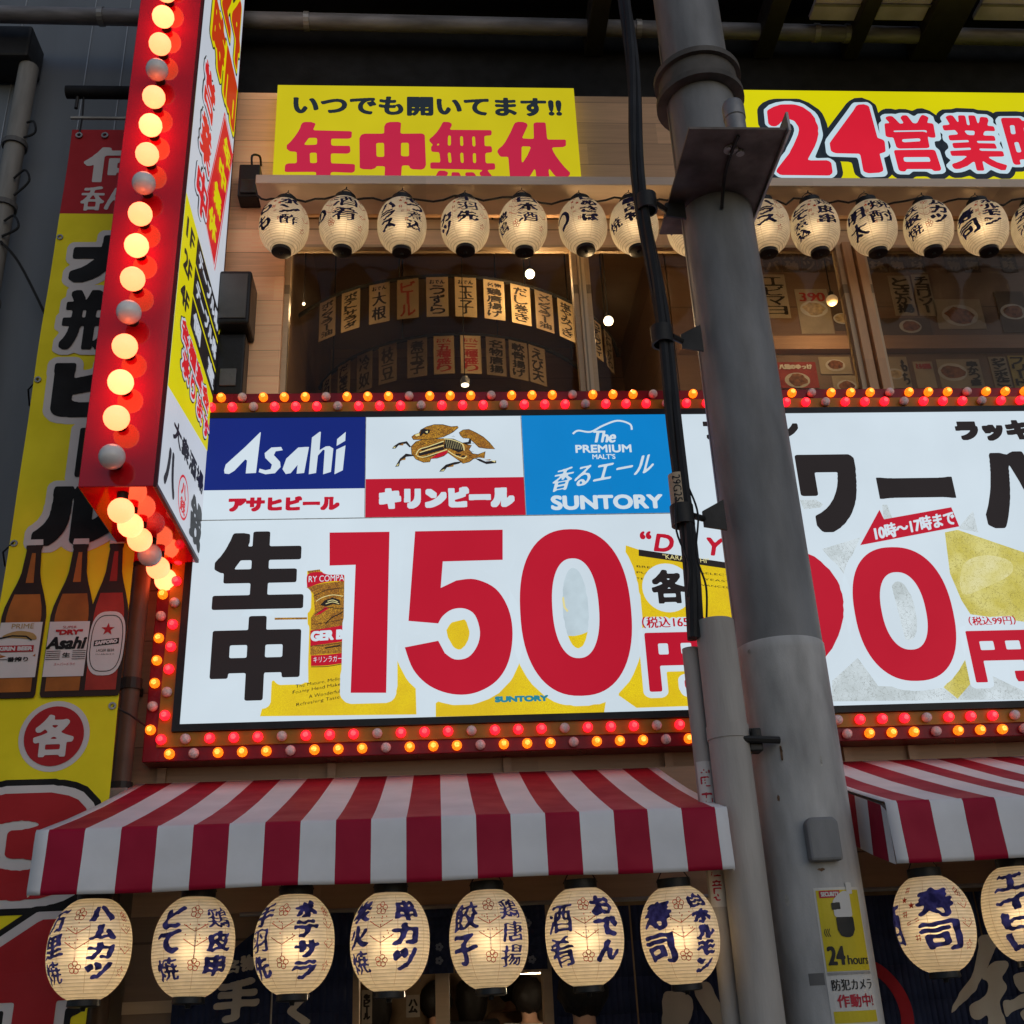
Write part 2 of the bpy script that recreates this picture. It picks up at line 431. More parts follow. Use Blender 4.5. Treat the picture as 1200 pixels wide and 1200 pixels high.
# ------------------------------------------------------------------ palette
W_SIDING = wood('siding_wood', (.55, .335, .19), .19, .36)
W_LEDGE = wood('ledge_wood', (.66, .52, .41), .4, .2)
W_FASCIA = wood('fascia_wood', (.70, .48, .31), .5, .25)
W_FRAME = wood('frame_wood', (.50, .36, .22), 3.0, .2)
W_POST = wood('post_wood', (.52, .29, .14), .5, .3, axis='z')
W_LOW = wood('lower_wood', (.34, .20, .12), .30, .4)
W_DARK = wood('dark_wood', (.17, .10, .055), .24, .4)
BLACK = mat('black_paint', (.012, .012, .013), rough=.75, spec=.2)
BLACKP = mat('black_plastic', (.015, .015, .016), rough=.35)
DARKM = mat('dark_metal', (.035, .034, .033), rough=.5, metal=.4)
PIPE = mat('old_pipe', (.21, .205, .215), rough=.55, metal=.2, var=.4, scale=5, stretch=(.6, 3, 3))
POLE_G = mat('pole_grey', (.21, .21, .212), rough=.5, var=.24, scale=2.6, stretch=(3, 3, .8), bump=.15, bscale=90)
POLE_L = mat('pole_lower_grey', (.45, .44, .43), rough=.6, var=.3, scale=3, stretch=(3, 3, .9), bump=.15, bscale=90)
RUST = mat('weathered_plate', (.12, .10, .088), rough=.6, metal=.3, var=.35, scale=7)
GALV = mat('galvanised', (.32, .31, .30), rough=.45, metal=.5, var=.25)
CONDUIT = mat('conduit_grey', (.40, .37, .34), rough=.6, var=.15, scale=4, stretch=(3, 3, .5))
RUBBER = mat('cable_rubber', (.018, .018, .019), rough=.5, bump=.2, bscale=25)
WALLG = mat('neighbour_cladding', (.15, .17, .195), rough=.6, var=.15, scale=1.2, stretch=(2, 2, .3), bump=.1, bscale=15)
CONCRETE = mat('concrete', (.3, .29, .27), rough=.85, var=.2)
ASPHALT = mat('asphalt', (.05, .05, .05), rough=.85, var=.25, scale=12, bump=.5, bscale=150)

# ================================================================== GROUND
MB().box(-40, 40, -30, 60, -.3, 0).build('road', ASPHALT, kind='structure')
MB().box(-12, 14, 3.7, 12, -.1, .12).build('pavement', CONCRETE, kind='structure', bevel=.02)

# ================================================================== NEIGHBOUR BUILDING, PIPES ON THE LEFT
nb = thing('neighbour_building', (-4.3, 6.6, 0), 'blue-grey metal clad building wall behind the hanging yellow banner', 'building')
MB().box(-8, -1.97, 6.6, 7.0, .1, 11).build('wall', WALLG, nb)
sm = MB()
for x in (-3.17, -2.63, -2.36, -2.09): sm.box(x-.004, x+.004, 6.592, 6.599, .12, 11)
sm.build('seam', mat('seam_metal', (.34, .36, .38), rough=.4, metal=.3), nb)
gt = thing('drain_pipe', (-2.98, 6.42, 0), 'pale grey drainpipe with looping wires on the grey cladding', 'pipe')
MB().tube([(-2.98, 6.42, .12), (-2.98, 6.42, 8.2)], .07, 16).build('pipe', mat('pale_pipe', (.24, .235, .22), rough=.6, stretch=(3, 3, .4)), gt, smooth=True)
MB().box(-3.35, -2.95, 6.3, 6.58, 8.2, 8.5).build('hopper', DARKM, gt, bevel=.02)
for z in (6.1, 6.9, 7.45):
    MB().lathe([(.077, -.02), (.088, -.02), (.088, .02), (.077, .02)], (-2.98, 6.42, z), 16, closed=False).build('clamp', mat('clamp_grey', (.12, .12, .12)), gt)
for pts in ([(-2.9, 6.37, 7.62), (-2.84, 6.34, 7.6), (-2.82, 6.34, 7.5), (-2.9, 6.36, 7.47)], [(-2.92, 6.36, 7.1), (-2.84, 6.33, 7.15), (-2.8, 6.33, 7.05), (-2.9, 6.36, 6.95)],
            [(-2.93, 6.35, 6.72), (-2.86, 6.33, 6.75), (-2.82, 6.33, 6.65), (-2.93, 6.36, 6.6)], [(-2.93, 6.35, 6.55), (-2.8, 6.4, 6.4), (-2.6, 6.5, 6.02), (-2.5, 6.58, 5.8)]):
    MB().tube(cr(pts, 6), .009, 6).build('wire', RUBBER, gt, smooth=True)
dp = thing('downpipe', (-1.64, 5.92, 0), 'brown vertical downpipe between yellow banner and bulb-lit sign', 'pipe')
MB().tube([(-1.64, 5.92, .12), (-1.64, 5.92, 6.2)], .048, 14).build('pipe', mat('brown_pipe', (.115, .075, .055), rough=.45, var=.2), dp, smooth=True)
for z in (2.75, 3.3, 4.0):
    MB().lathe([(.049, -.03), (.058, -.03), (.058, .03), (.049, .03)], (-1.64, 5.92, z), 14, closed=False).build('clamp', DARKM, dp)
    MB().box(-1.66, -1.62, 5.97, 6.1, z-.02, z+.02).build('bracket', DARKM, dp)
MB().box(-1.72, -1.58, 5.83, 5.9, 2.62, 2.74).build('tape_wrap', GALV, dp, bevel=.01)

# ================================================================== IZAKAYA BUILDING
B = thing('izakaya_building', (1.7, 6.1, 0), 'wood-clad drinking house front with upper windows and shop below', 'building')
MB().box(-1.95, -.965, 6.1, 6.22, 4.6, 7.66).build('wall', wood('pale_siding_wood', (.98, .57, .31), .19, .40), B)  # left siding: sign and lantern glow put into a paler, warmer wood colour
MB().box(-.965, 5.4, 6.1, 6.22, 6.657, 7.66).build('wall', W_SIDING, B)
MB().box(-.965, 5.4, 6.15, 6.22, 6.37, 6.583).build('fascia', W_FASCIA, B)
MB().box(-1.13, 5.4, 5.79, 6.098, 6.585, 6.655).build('ledge', W_LEDGE, B, bevel=.004)
MB().box(-1.95, 5.4, 6.35, 6.5, 7.66, 10).box(-1.95, 5.4, 6.23, 6.349, 7.66, 7.72).build('parapet', BLACK, B)
MB().box(-1.6, 5.4, 6.103, 6.3, 2.79, 4.9).box(-1.95, -1.6, 6.103, 6.3, .12, 4.6).build('backing_wall', W_LOW, B)
bt = MB()
for x in (-1.5, -.6, .35, 1.24, 2.25, 2.62, 3.5, 4.4): bt.box(x, x+.045, 6.07, 6.102, 2.792, 2.88)
bt.build('batten', W_LOW, B)
MB().box(-1.55, 5.4, 6.0, 6.1, 2.125, 2.788).build('lintel', wood('lintel_wood', (.38, .24, .145), .33, .3), B)
MB().box(-1.55, -.80, 6.0, 6.1, .12, 2.124).build('shopfront_panel', wood('panel_wood', (.20, .125, .075), .5, .25), B)
MB().box(-1.55, -1.03, 5.985, 5.999, 1.68, 1.735).build('rail', W_FRAME, B)
MB().tube([(-1.0, 5.93, 2.112), (5.3, 5.93, 2.112)], .011, 8).build('curtain_rod', GALV, B, smooth=True)
for x, w in ((-.46, .05), (-.035, .07), (.50, .05), (1.385, .085), (1.83, .07), (3.0, .07)):
    MB().box(x, x+w, 5.985, 6.09, .12, 2.123).build('post', W_FRAME, B, bevel=.003)
MB().box(-.79, 5.3, 6.02, 6.07, 1.02, 1.08).build('rail', W_FRAME, B)
# floors, inner walls
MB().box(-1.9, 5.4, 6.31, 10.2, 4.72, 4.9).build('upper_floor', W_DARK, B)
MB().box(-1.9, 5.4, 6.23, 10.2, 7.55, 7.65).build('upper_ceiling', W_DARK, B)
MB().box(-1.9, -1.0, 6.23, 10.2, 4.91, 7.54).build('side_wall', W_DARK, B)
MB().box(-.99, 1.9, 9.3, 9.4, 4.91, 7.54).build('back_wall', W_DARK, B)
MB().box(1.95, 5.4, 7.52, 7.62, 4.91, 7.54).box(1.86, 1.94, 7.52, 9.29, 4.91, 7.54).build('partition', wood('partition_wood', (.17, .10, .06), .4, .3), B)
MB().box(1.96, 5.3, 7.44, 7.515, 6.345, 6.47).build('rail', W_LOW, B)
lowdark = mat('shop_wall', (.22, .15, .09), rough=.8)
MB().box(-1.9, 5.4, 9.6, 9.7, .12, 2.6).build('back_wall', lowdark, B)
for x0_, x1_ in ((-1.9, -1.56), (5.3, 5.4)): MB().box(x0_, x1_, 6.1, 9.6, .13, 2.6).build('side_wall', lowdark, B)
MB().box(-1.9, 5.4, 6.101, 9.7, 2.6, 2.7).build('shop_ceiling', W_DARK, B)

def make_glass():
    m = bpy.data.materials.new('window_glass'); m.use_nodes = True; t = m.node_tree; N, L = t.nodes, t.links
    N.clear(); out = N.new('ShaderNodeOutputMaterial'); tr = N.new('ShaderNodeBsdfTransparent'); gl = N.new('ShaderNodeBsdfGlossy'); gl.inputs['Roughness'].default_value = .05
    tr.inputs['Color'].default_value = (.80, .80, .78, 1)
    df = N.new('ShaderNodeBsdfDiffuse'); df.inputs['Color'].default_value = (.30, .21, .14, 1)
    no = N.new('ShaderNodeTexNoise'); no.inputs['Scale'].default_value = 1.3; no.inputs['Detail'].default_value = 7
    geo = N.new('ShaderNodeNewGeometry'); L.new(geo.outputs['Position'], no.inputs['Vector'])
    mr = N.new('ShaderNodeMapRange'); mr.inputs['From Min'].default_value = .4; mr.inputs['From Max'].default_value = .75; mr.inputs['To Min'].default_value = .0; mr.inputs['To Max'].default_value = .05
    L.new(no.outputs['Fac'], mr.inputs['Value'])
    m1 = N.new('ShaderNodeMixShader'); L.new(mr.outputs[0], m1.inputs[0]); L.new(tr.outputs[0], m1.inputs[1]); L.new(df.outputs[0], m1.inputs[2])
    fr = N.new('ShaderNodeFresnel'); fr.inputs['IOR'].default_value = 1.17
    m2 = N.new('ShaderNodeMixShader'); L.new(fr.outputs[0], m2.inputs[0]); L.new(m1.outputs[0], m2.inputs[1]); L.new(gl.outputs[0], m2.inputs[2])
    L.new(m2.outputs[0], out.inputs[0]); return m
GLASS = make_glass()
for x0, x1 in ((-.965, .98), (1.03, 2.83), (2.97, 5.3)):
    fr = MB().box(x0, x0+.035, 6.135, 6.215, 4.91, 6.368).box(x1-.035, x1, 6.135, 6.215, 4.91, 6.368).box(x0+.035, x1-.035, 6.14, 6.21, 4.91, 4.95).box(x0+.035, x1-.035, 6.14, 6.21, 6.345, 6.368).build('window', W_FRAME, B, bevel=.002)
    MB().box(x0+.03, x1-.03, 6.175, 6.181, 4.94, 6.35).build('pane', GLASS, fr)
MB().box(.982, 1.028, 6.1, 6.22, 4.91, 6.369).build('post', wood('pale_post_wood', (.62, .47, .30), .5, .2, axis='z'), B, bevel=.004)
MB().box(2.832, 2.892, 6.105, 6.22, 4.91, 6.369).box(2.912, 2.968, 6.09, 6.22, 4.91, 6.369).box(2.892, 2.912, 6.14, 6.215, 4.91, 6.369).build('post', W_POST, B, bevel=.003)

# ================================================================== OVERHEAD: pipe and eave
a, b_ = at(140, 20, 6.15), at(1150, 43, 6.15); sl_ = (b_[2]-a[2])/(b_[0]-a[0])
op = thing('overhead_pipe', (1, 6.15, 8.2), 'long dull grey pipe running across above the yellow signs', 'pipe')
zf = lambda x: a[2]+sl_*(x-a[0])
MB().tube([(-3.6, 6.15, zf(-3.6)), (5.6, 6.15, zf(5.6))], .062, 16).build('pipe', PIPE, op, smooth=True)
for x in (2.98, 3.22, -.9, 1.6, -2.4):
    MB().lathe([(.063, -.02), (.07, -.02), (.07, .02), (.063, .02)], (0, 0, 0), 16, closed=False).build('band', GALV, op)
    o = bpy.data.objects['band' if x == 2.98 else sorted(k.name for k in bpy.data.objects if k.name.startswith('band'))[-1]]
    o.rotation_euler = (0, rad(90), 0); o.location = np.array((x, 6.15, zf(x)))-WL[op]
ev = thing('eave', (1.8, 6.1, 8.35), 'dark eave with pale underside panels over the parapet', 'eave')
ZE = 8.38
def atz(px, py, Z): d = _ray(px, py); return CAM+d*((Z-1.65)/d[2])
PALE = mat('eave_panel', (.60, .56, .66), rough=.6, var=.3, scale=3)
for x0, x1 in ((948, 1002), (1024, 1082), (1140, 1260)):
    p, q = atz(x0, 24, ZE), atz(x1, 24, ZE)
    MB().box(p[0], q[0], 4.6, p[1], ZE, ZE+.05).build('panel', PALE, ev, bevel=.01)
    MB().box(p[0], q[0], p[1]-.16, p[1]-.14, ZE-.012, ZE-.002).build('batten', GALV, ev)
for x0, x1 in ((690, 712), (896, 918), (1004, 1022), (1086, 1130)):
    p, q = atz(x0, 30, ZE-.08), atz(x1, 30, ZE-.08); MB().box(p[0], q[0], 4.6, 6.34, ZE-.08, ZE+.12).build('bracket', DARKM, ev, bevel=.01)
MB().box(-1.9, 6, 5.75, 7.5, ZE+.3, ZE+.42).build('deck', BLACK, ev)

# ================================================================== PROJECTING NEON SIGN (left)
RED_ACR = mat('red_acrylic', (.46, .001, .008), rough=.06, var=.05, bump=.015, bscale=3, spec=.5, coat=.25)
NX0, NX1, NY0, NY1, NZ0, NZ1 = -1.70, -1.335, 4.9, 6.0, 3.99, 8.9
ns = thing('projecting_sign', (-1.52, 5.95, 3.99), 'tall red box sign with big globe bulbs and lettered white side', 'sign')
MB().box(NX0, NX1, NY0, NY1, NZ0, NZ1).build('cabinet', RED_ACR, ns, bevel=.004)
TRIM = mat('dark_red_trim', (.06, .006, .01), rough=.4)
MB().box(NX1-.012, NX1+.006, NY0-.003, NY0+.018, NZ0-.003, NZ1).box(NX1-.012, NX1+.006, NY1-.022, NY1+.002, NZ0-.003, NZ1).box(NX1-.012, NX1+.006, NY0+.018, NY1-.022, NZ0-.003, NZ0+.02).build('edge_trim', TRIM, ns, bevel=.002)
F_NW = lit_film('neon_white', 196, 203, 214, .9); F_NY = lit_film('neon_yellow', 214, 205, 12, .9); F_NR = lit_film('neon_red', 205, 30, 42, .9)
F_NB = lit_film('neon_black', 34, 32, 34, .9); F_NOR = lit_film('neon_orange', 190, 55, 20, .9)
X_ = plane_x(NX1)
sp = MB().prism([(NY0+.018, NZ0+.02), (NY1-.022, NZ0+.02), (NY1-.022, NZ1), (NY0+.018, NZ1)], X_, .0005, .004).build('side_panel', F_NW, ns)
yb = MB().poly([(4.92, 4.56), (5.977, 4.70), (5.977, 5.66), (4.92, 5.78)], X_, .006)
yb.build('yellow_band', F_NY, sp)
rb = MB().poly([(5.66, 7.02), (5.965, 6.98), (5.70, 5.87), (5.33, 5.98)], X_, .006).build('red_box', F_NR, sp)
MB().ribbon([(5.645, 7.035), (5.972, 6.995), (5.715, 5.845), (5.31, 5.965), (5.645, 7.035)], .016, X_, .0075).build('box_outline', F_NR, sp)
mb_o, mb_y, mb_r, mb_w, mb_k, mb_y2 = Words(), Words(), Words(), Words(), Words(), MB()
for s, bx in (('24', (5.30, 7.62, 5.92, 8.25)), ('時', (5.12, 7.10, 5.50, 7.56)), ('間', (5.54, 7.10, 5.93, 7.54)), ('24', (5.0, 8.4, 5.9, 8.8))):
    mb_k.text(s, bx, X_, .006, bold=.02, out=.04, res=40); mb_y.text(s, bx, X_, .009, bold=.02, out=.028, res=40); mb_o.text(s, bx, X_, .012, bold=.02, res=44)
for k, s in enumerate('営業中'):
    z1 = 6.93-k*.37; y0 = 5.05+k*.02; bx = (y0, z1-.32, y0+.30, z1)
    mb_k.text(s, bx, X_, .006, bold=.012, out=.026); mb_w.text(s, bx, X_, .009, bold=.012, out=.017); mb_r.text(s, bx, X_, .012, bold=.012)
for k, s in enumerate('年中無休'):
    t = (k+.5)/4; yc = 5.82-t*.31; zc = 6.94-t*1.0; mb_y2.text(s, (yc-.115, zc-.095, yc+.115, zc+.095), X_, .012, bold=.012)
for k, (s, w) in enumerate((('テーブル席', .5), ('テーブル席', .5), ('個　室', .5))):
    zc = 5.60-k*.225+ .02*k; sl2 = -.10
    yb2 = [(5.24, zc+.1+.03), (5.95, zc+.1-.04), (5.95, zc-.085-.04), (5.24, zc-.085+.03)]
    mb_k.poly(yb2, X_, .008)
    mb_k.text(('1F', '2F', '4F')[k], (4.98, zc-.06, 5.18, zc+.075), X_, .009, bold=.008)
    mb_w.text(s, (5.29, zc-.06, 5.91, zc+.065), X_, .011, bold=.007, slope=-.1)
for k, (s, y0, y1) in enumerate((('各種宴会', 5.05, 5.82), ('承ります', 5.12, 5.88))):
    bx = (y0, 4.915-k*.165, y1, 5.05-k*.165)
    mb_k.text(s, bx, X_, .008, bold=.007, out=.022, slope=-.1); mb_w.text(s, bx, X_, .0105, bold=.007, out=.014, slope=-.1); mb_r.text(s, bx, X_, .013, bold=.007, slope=-.1)
mb_k.text('大衆酒場', (5.10, 4.37, 5.86, 4.50), X_, .007, bold=.006, slope=.02)
mb_k.text('八', (5.0, 4.06, 5.24, 4.30), X_, .007, bold=.014); mb_k.text('銭', (5.60, 4.03, 5.90, 4.31), X_, .007, bold=.012)
ring = oval(5.42, 4.17, .115, .115, 28); mb_r.ribbon(ring+ring[:1], .014, X_, .008); mb_r.text('八', (5.36, 4.17, 5.48, 4.25), X_, .008, bold=.006); mb_r.text('銭', (5.36, 4.08, 5.48, 4.165), X_, .008, bold=.003)
for m_, ma in ((mb_k, F_NB), (mb_y, F_NY), (mb_o, F_NOR), (mb_w, F_NW), (mb_r, F_NR), (mb_y2, F_NY)): m_.build('lettering', ma, sp)
GB = mat('globe_bright', (.6, .5, .35), rough=.2, bump=0, emit=(8.0, .90, .32), es=1.0, evar=.03)
GM = mat('globe_warm', (.6, .5, .35), rough=.2, bump=0, emit=(4.5, .68, .25), es=1.0, evar=.03)
GO = mat('globe_unlit', (.86, .82, .80), rough=.15, bump=0, spec=.5, coat=.3)
protos = {}
def globe(loc, m, d):
    """d: direction the bulb points"""
    k = (m.name, d)
    d3 = np.array(d, float); c = np.array(loc, float)
    if k not in protos:
        g = MB().ball((0, 0, 0), .0625, 20).build('globe_bulb', m, ns, smooth=True, origin=(0, 0, 0), auto=False)
        s_ = MB().tube([-d3*.095, -d3*.05], .028, 12).build('socket', BLACKP, g, smooth=True, origin=(0, 0, 0))
        protos[k] = g; g.location = c-WL[ns]; WL[g] = c; return
    g = protos[k].copy(); C.objects.link(g); g.location = c-WL[ns]
    for ch in protos[k].children: q = ch.copy(); C.objects.link(q); q.parent = g
SEQ = [GB, GM, GO, GM]
gz = [6.958, 6.745, 6.55, 6.348, 6.145, 5.941, 5.743, 5.538, 5.334, 5.125, 4.922, 4.72, 4.514, 4.314, 4.105]
for i, z in enumerate(gz): globe((-1.527, 4.808, z), SEQ[i % 4], (0, -1, 0))
for i in range(1, 9): globe((-1.527, 4.808, 6.958+.205*i), SEQ[(-i) % 4], (0, -1, 0))
for y, m_ in ((4.975, GM), (5.152, GB), (5.338, GM), (5.55, GO), (5.738, GM), (5.925, GB)): globe((-1.508, y, 3.898), m_, (0, 0, -1))

# ================================================================== BACKLIT BILLBOARD WITH BULB RIM
YB = 5.90
bb = thing('billboard', (1.7, 6.0, 2.88), 'long backlit beer price billboard framed by red and amber bulbs', 'billboard')
BX0, BX1, BZ0, BZ1 = -1.55, 4.6, 2.884, 5.096
MB().box(BX0, BX1, 5.93, 6.10, BZ0, BZ1).build('cabinet', mat('rim_red', (.19, .004, .014), rough=.3, var=.12), bb, bevel=.004)
GOLD = mat('rim_gold', (.36, .17, .012), rough=.35, metal=.0, var=.15)
def ringframe(i0, i1, y0, y1):
    a0, a1 = i0, i1; m = MB()
    m.box(BX0+a0, BX1, y0, y1, BZ0+a0+.002, BZ0+a1); m.box(BX0+a0, BX1, y0, y1, BZ1-a1, BZ1-a0-.002); m.box(BX0+a0, BX0+a1, y0, y1, BZ0+a1, BZ1-a1); return m
ringframe(.072, .148, 5.915, 5.9295).build('gold_band', GOLD, bb)
ringframe(.148, .188, 5.893, 5.9295).build('border', BLACKP, bb)
PX0, PX1, PZ0, PZ1 = BX0+.188, BX1, BZ0+.188, BZ1-.174
F_W = lit_film('white', 206, 220, 230); F_K = lit_film('ink', 37, 32, 33); F_R = lit_film('red', 184, 22, 46); F_BL = lit_film('blue', 19, 38, 118)
F_SK = lit_film('skyblue', 10, 128, 200); F_YE = print_film('beer', (232, 206, 6), (220, 186, 8), (208, 174, 12), 120, .14, .3, 4); F_GO = print_film('gold', (206, 150, 34), (176, 116, 26), (96, 58, 20), 120, .25, .5, 14); F_TE = lit_film('teal', 40, 130, 150)
F_ICE = print_film('ice', (210, 222, 228), (188, 199, 202), (132, 137, 134), 30, .028, 1.0, 7); F_LEM = print_film('lemon', (216, 208, 128), (198, 186, 84), (136, 124, 58), 30, .035, 1.0, 7); F_GR = lit_film('greyline', 110, 112, 110, evar=.4, scale=40); F_CR = lit_film('cream', 226, 214, 150); F_LEM2 = print_film('lemon_pale', (222, 216, 160), (214, 206, 130), (176, 166, 86), 40, .04, .8, 10)
Pl = plane_y(YB)
lp = MB().box(PX0, 1.486, YB, 5.929, PZ0, PZ1).box(1.488, PX1, YB, 5.929, PZ0, PZ1).build('light_panel', F_W, bb)
def B_(*pts): return ppts(YB, pts)
def part(m, name, ma): return m.build(name, ma, lp)
z0r = at(500, 605.3, YB)[2]
xa, xb, xc = at(428, 545, YB)[0], at(613, 545, YB)[0], 1.486
zsp1, zsp2 = at(336, 573.5, YB)[2], at(520, 560.5, YB)[2]
part(MB().prism([(PX0+.004, zsp1), (xa, zsp1), (xa, PZ1-.004), (PX0+.004, PZ1-.004)], Pl, .001, .003), 'blue_panel', F_BL)
part(MB().prism([(xa+.004, z0r), (xb, z0r), (xb, zsp2), (xa+.004, zsp2)], Pl, .001, .003), 'red_panel', F_R)
part(MB().prism([(xb+.004, z0r), (xc-.03, z0r), (xc-.03, PZ1-.004), (xb+.004, PZ1-.004)], Pl, .001, .003), 'sky_panel', F_SK)
gl = MB()
gl.prism([(PX0, z0r-.006), (xc, z0r-.006), (xc, z0r-.001), (PX0, z0r-.001)], Pl, .001, .003); gl.prism([(xa-.001, z0r), (xa+.003, z0r), (xa+.003, PZ1), (xa-.001, PZ1)], Pl, .0035, .0045); gl.prism([(xb-.001, z0r), (xb+.003, z0r), (xb+.003, PZ1), (xb-.001, PZ1)], Pl, .0035, .0045)
part(gl, 'panel_joint', F_GR)
wt, rd, ink, gold = Words(), Words(), Words(), MB()
zk = lambda pts: B_(*zoomed(240, 480, 3.158, pts)); z6 = lambda pts: B_(*zoomed(240, 480, 2.069, pts)); z4 = lambda pts: B_(*zoomed(930, 480, 3.333, pts)); z5 = lambda pts: B_(*zoomed(300, 640, 3.75, pts)); z7 = lambda pts: B_(*zoomed(700, 440, 2.4, pts))
# brand row
for pts in ([(72, 226), (78, 205), (150, 140), (205, 86), (208, 86), (190, 236), (152, 238), (157, 190), (150, 186), (110, 228), (90, 240), (74, 238)],
            [(283, 140), (247, 142), (222, 163), (224, 180), (249, 205), (244, 222), (225, 226), (203, 220), (200, 233), (225, 241), (260, 237), (281, 214), (279, 195), (256, 170), (263, 156), (289, 152)],
            [(374, 140), (346, 142), (302, 183), (288, 222), (300, 240), (318, 237), (344, 206), (340, 239), (368, 236), (386, 140)], [(425, 84), (397, 105), (385, 241), (412, 236), (419, 172), (438, 150), (444, 152), (438, 241), (467, 232), (476, 146), (462, 137), (448, 138), (425, 152), (430, 84)],
            [(487, 150), (521, 134), (511, 226), (480, 241)], [(490, 111), (522, 84), (520, 117), (488, 136)]): wt.poly(zk(pts), Pl, .006)
rd.text('アサヒビール', pbox(YB, 268, 582, 398, 599.5), Pl, .006, bold=.0075, e=9, res=60)
wt.text('キリンビール', pbox(YB, 444, 571, 603, 596), Pl, .006, bold=.013, e=9, res=70)
zi = lambda pts: B_(*zoomed(450, 490, 8.0, pts)); crm = MB(); rg_k = random.Random(11)
G_ = ([(260, 180), (285, 160), (330, 145), (345, 115), (400, 85), (470, 65), (550, 65), (630, 85), (690, 80), (697, 95), (640, 140), (560, 180), (480, 198), (400, 203), (330, 207), (275, 207)],
      [(255, 270), (300, 225), (360, 207), (480, 200), (560, 195), (650, 200), (730, 235), (790, 255), (820, 260), (797, 300), (832, 338), (880, 345), (950, 318), (940, 380), (890, 372), (840, 385), (800, 415), (740, 430), (700, 400), (600, 330), (560, 360), (500, 380), (440, 385), (430, 415), (370, 420), (300, 390), (260, 340)],
      [(705, 140), (740, 115), (795, 110), (860, 140), (930, 180), (990, 235), (1040, 295), (960, 290), (890, 280), (850, 240), (800, 195), (740, 190), (715, 165)])
for k, pts in enumerate(G_):
    gold.poly(zi(pts), Pl, .006); P = pts+pts[:1]; ink.ribbon(zi(P), .0035, Pl, .0068)
for pts in ([(255, 275), (215, 222), (140, 236), (95, 266), (75, 292), (110, 290), (140, 257), (205, 245), (240, 280)], [(290, 352), (250, 345), (205, 338), (150, 385), (125, 428), (105, 462), (140, 457), (153, 412), (210, 368), (270, 362)],
            [(740, 410), (660, 418), (580, 442), (540, 478), (518, 507), (560, 505), (592, 466), (640, 448), (700, 433)], [(850, 382), (900, 388), (950, 412), (1050, 402), (1052, 427), (960, 437), (900, 412)],
            [(570, 200), (640, 200), (720, 235), (748, 310), (700, 327), (620, 292), (560, 290)], [(335, 165), (350, 115), (375, 105), (432, 115), (430, 140), (400, 162), (370, 150), (345, 178)], [(738, 235), (790, 228), (800, 198), (818, 203), (815, 247), (760, 252)]): ink.poly(zi(pts), Pl, .008)
for pts, w in (([(350, 303), (450, 268), (560, 240)], .016), ([(325, 347), (430, 322), (560, 285)], .02), ([(370, 372), (440, 355), (500, 335)], .012), ([(670, 345), (720, 350)], .012), ([(725, 365), (760, 362)], .012)): ink.ribbon(zi(cr(pts, 4)), w, Pl, .0074)
rd.poly(zi([(430, 388), (520, 330), (602, 308), (580, 347), (520, 372)]), Pl, .0086)
for pts in ([(300, 352), (332, 300), (420, 272), (560, 222)], [(310, 360), (370, 372), (470, 342), (590, 300)], [(600, 312), (660, 352), (740, 382), (775, 360)], [(335, 330), (430, 298), (560, 262)], [(560, 200), (640, 210), (735, 250), (752, 310)]): crm.ribbon(zi(cr(pts, 5)), .0055, Pl, .0092)
for pts in ([(85, 282), (108, 272), (104, 288)], [(115, 452), (138, 430), (134, 452)], [(530, 500), (570, 482), (560, 500)], [(1000, 405), (1045, 405), (1040, 422)], [(290, 162), (330, 148), (335, 170), (300, 178)], [(385, 135), (412, 125), (408, 150)]): crm.poly(zi(pts), Pl, .0095)
for pts in ([(135, 262), (185, 240), (180, 262)], [(150, 402), (205, 375), (200, 398)], [(590, 468), (655, 440), (650, 460)], [(940, 398), (1005, 390), (990, 404)]): gold.poly(zi(pts), Pl, .0088)
for _ in range(70):
    x, y = rg_k.choice(((rg_k.uniform(400, 640), rg_k.uniform(80, 180)), (rg_k.uniform(740, 960), rg_k.uniform(130, 270)), (rg_k.uniform(280, 480), rg_k.uniform(225, 260)), (rg_k.uniform(770, 830), rg_k.uniform(300, 390))))
    if y > 100+.55*(x-680) or x < 700: ink.ribbon(zi([(x, y), (x+16, y-5), (x+26, y+3)]), .0018, Pl, .0072)
for gx in range(575, 735, 17):
    crm.ribbon(zi([(gx, 205+max(0, gx-640)*.4), (gx+18, 290+max(0, gx-620)*.15)]), .0012, Pl, .0092)
part(crm, 'emblem', F_CR)
wt.ribbon(zk([(0, 0)]) and z6(cr([(892, 60), (905, 52), (935, 55), (965, 40), (1000, 28), (1030, 36), (1035, 50)], 5)), .012, Pl, .006)
wt.text('The', pbox(YB, 694, 505, 722, 519.5), Pl, .006, shear=.25, bold=.003)
wt.text('PREMIUM', pbox(YB, 674, 521.5, 740, 531), Pl, .006, bold=.003); wt.text("MALT'S", pbox(YB, 694, 532.5, 721, 538.5), Pl, .006, bold=.001)
wt.text('香るエール', pbox(YB, 647, 540, 768, 566), Pl, .006, bold=.002, shear=.35, slope=.19, res=40)
wt.text('SUNTORY', pbox(YB, 645.5, 580, 777, 597.5), Pl, .006, bold=.006, res=50)
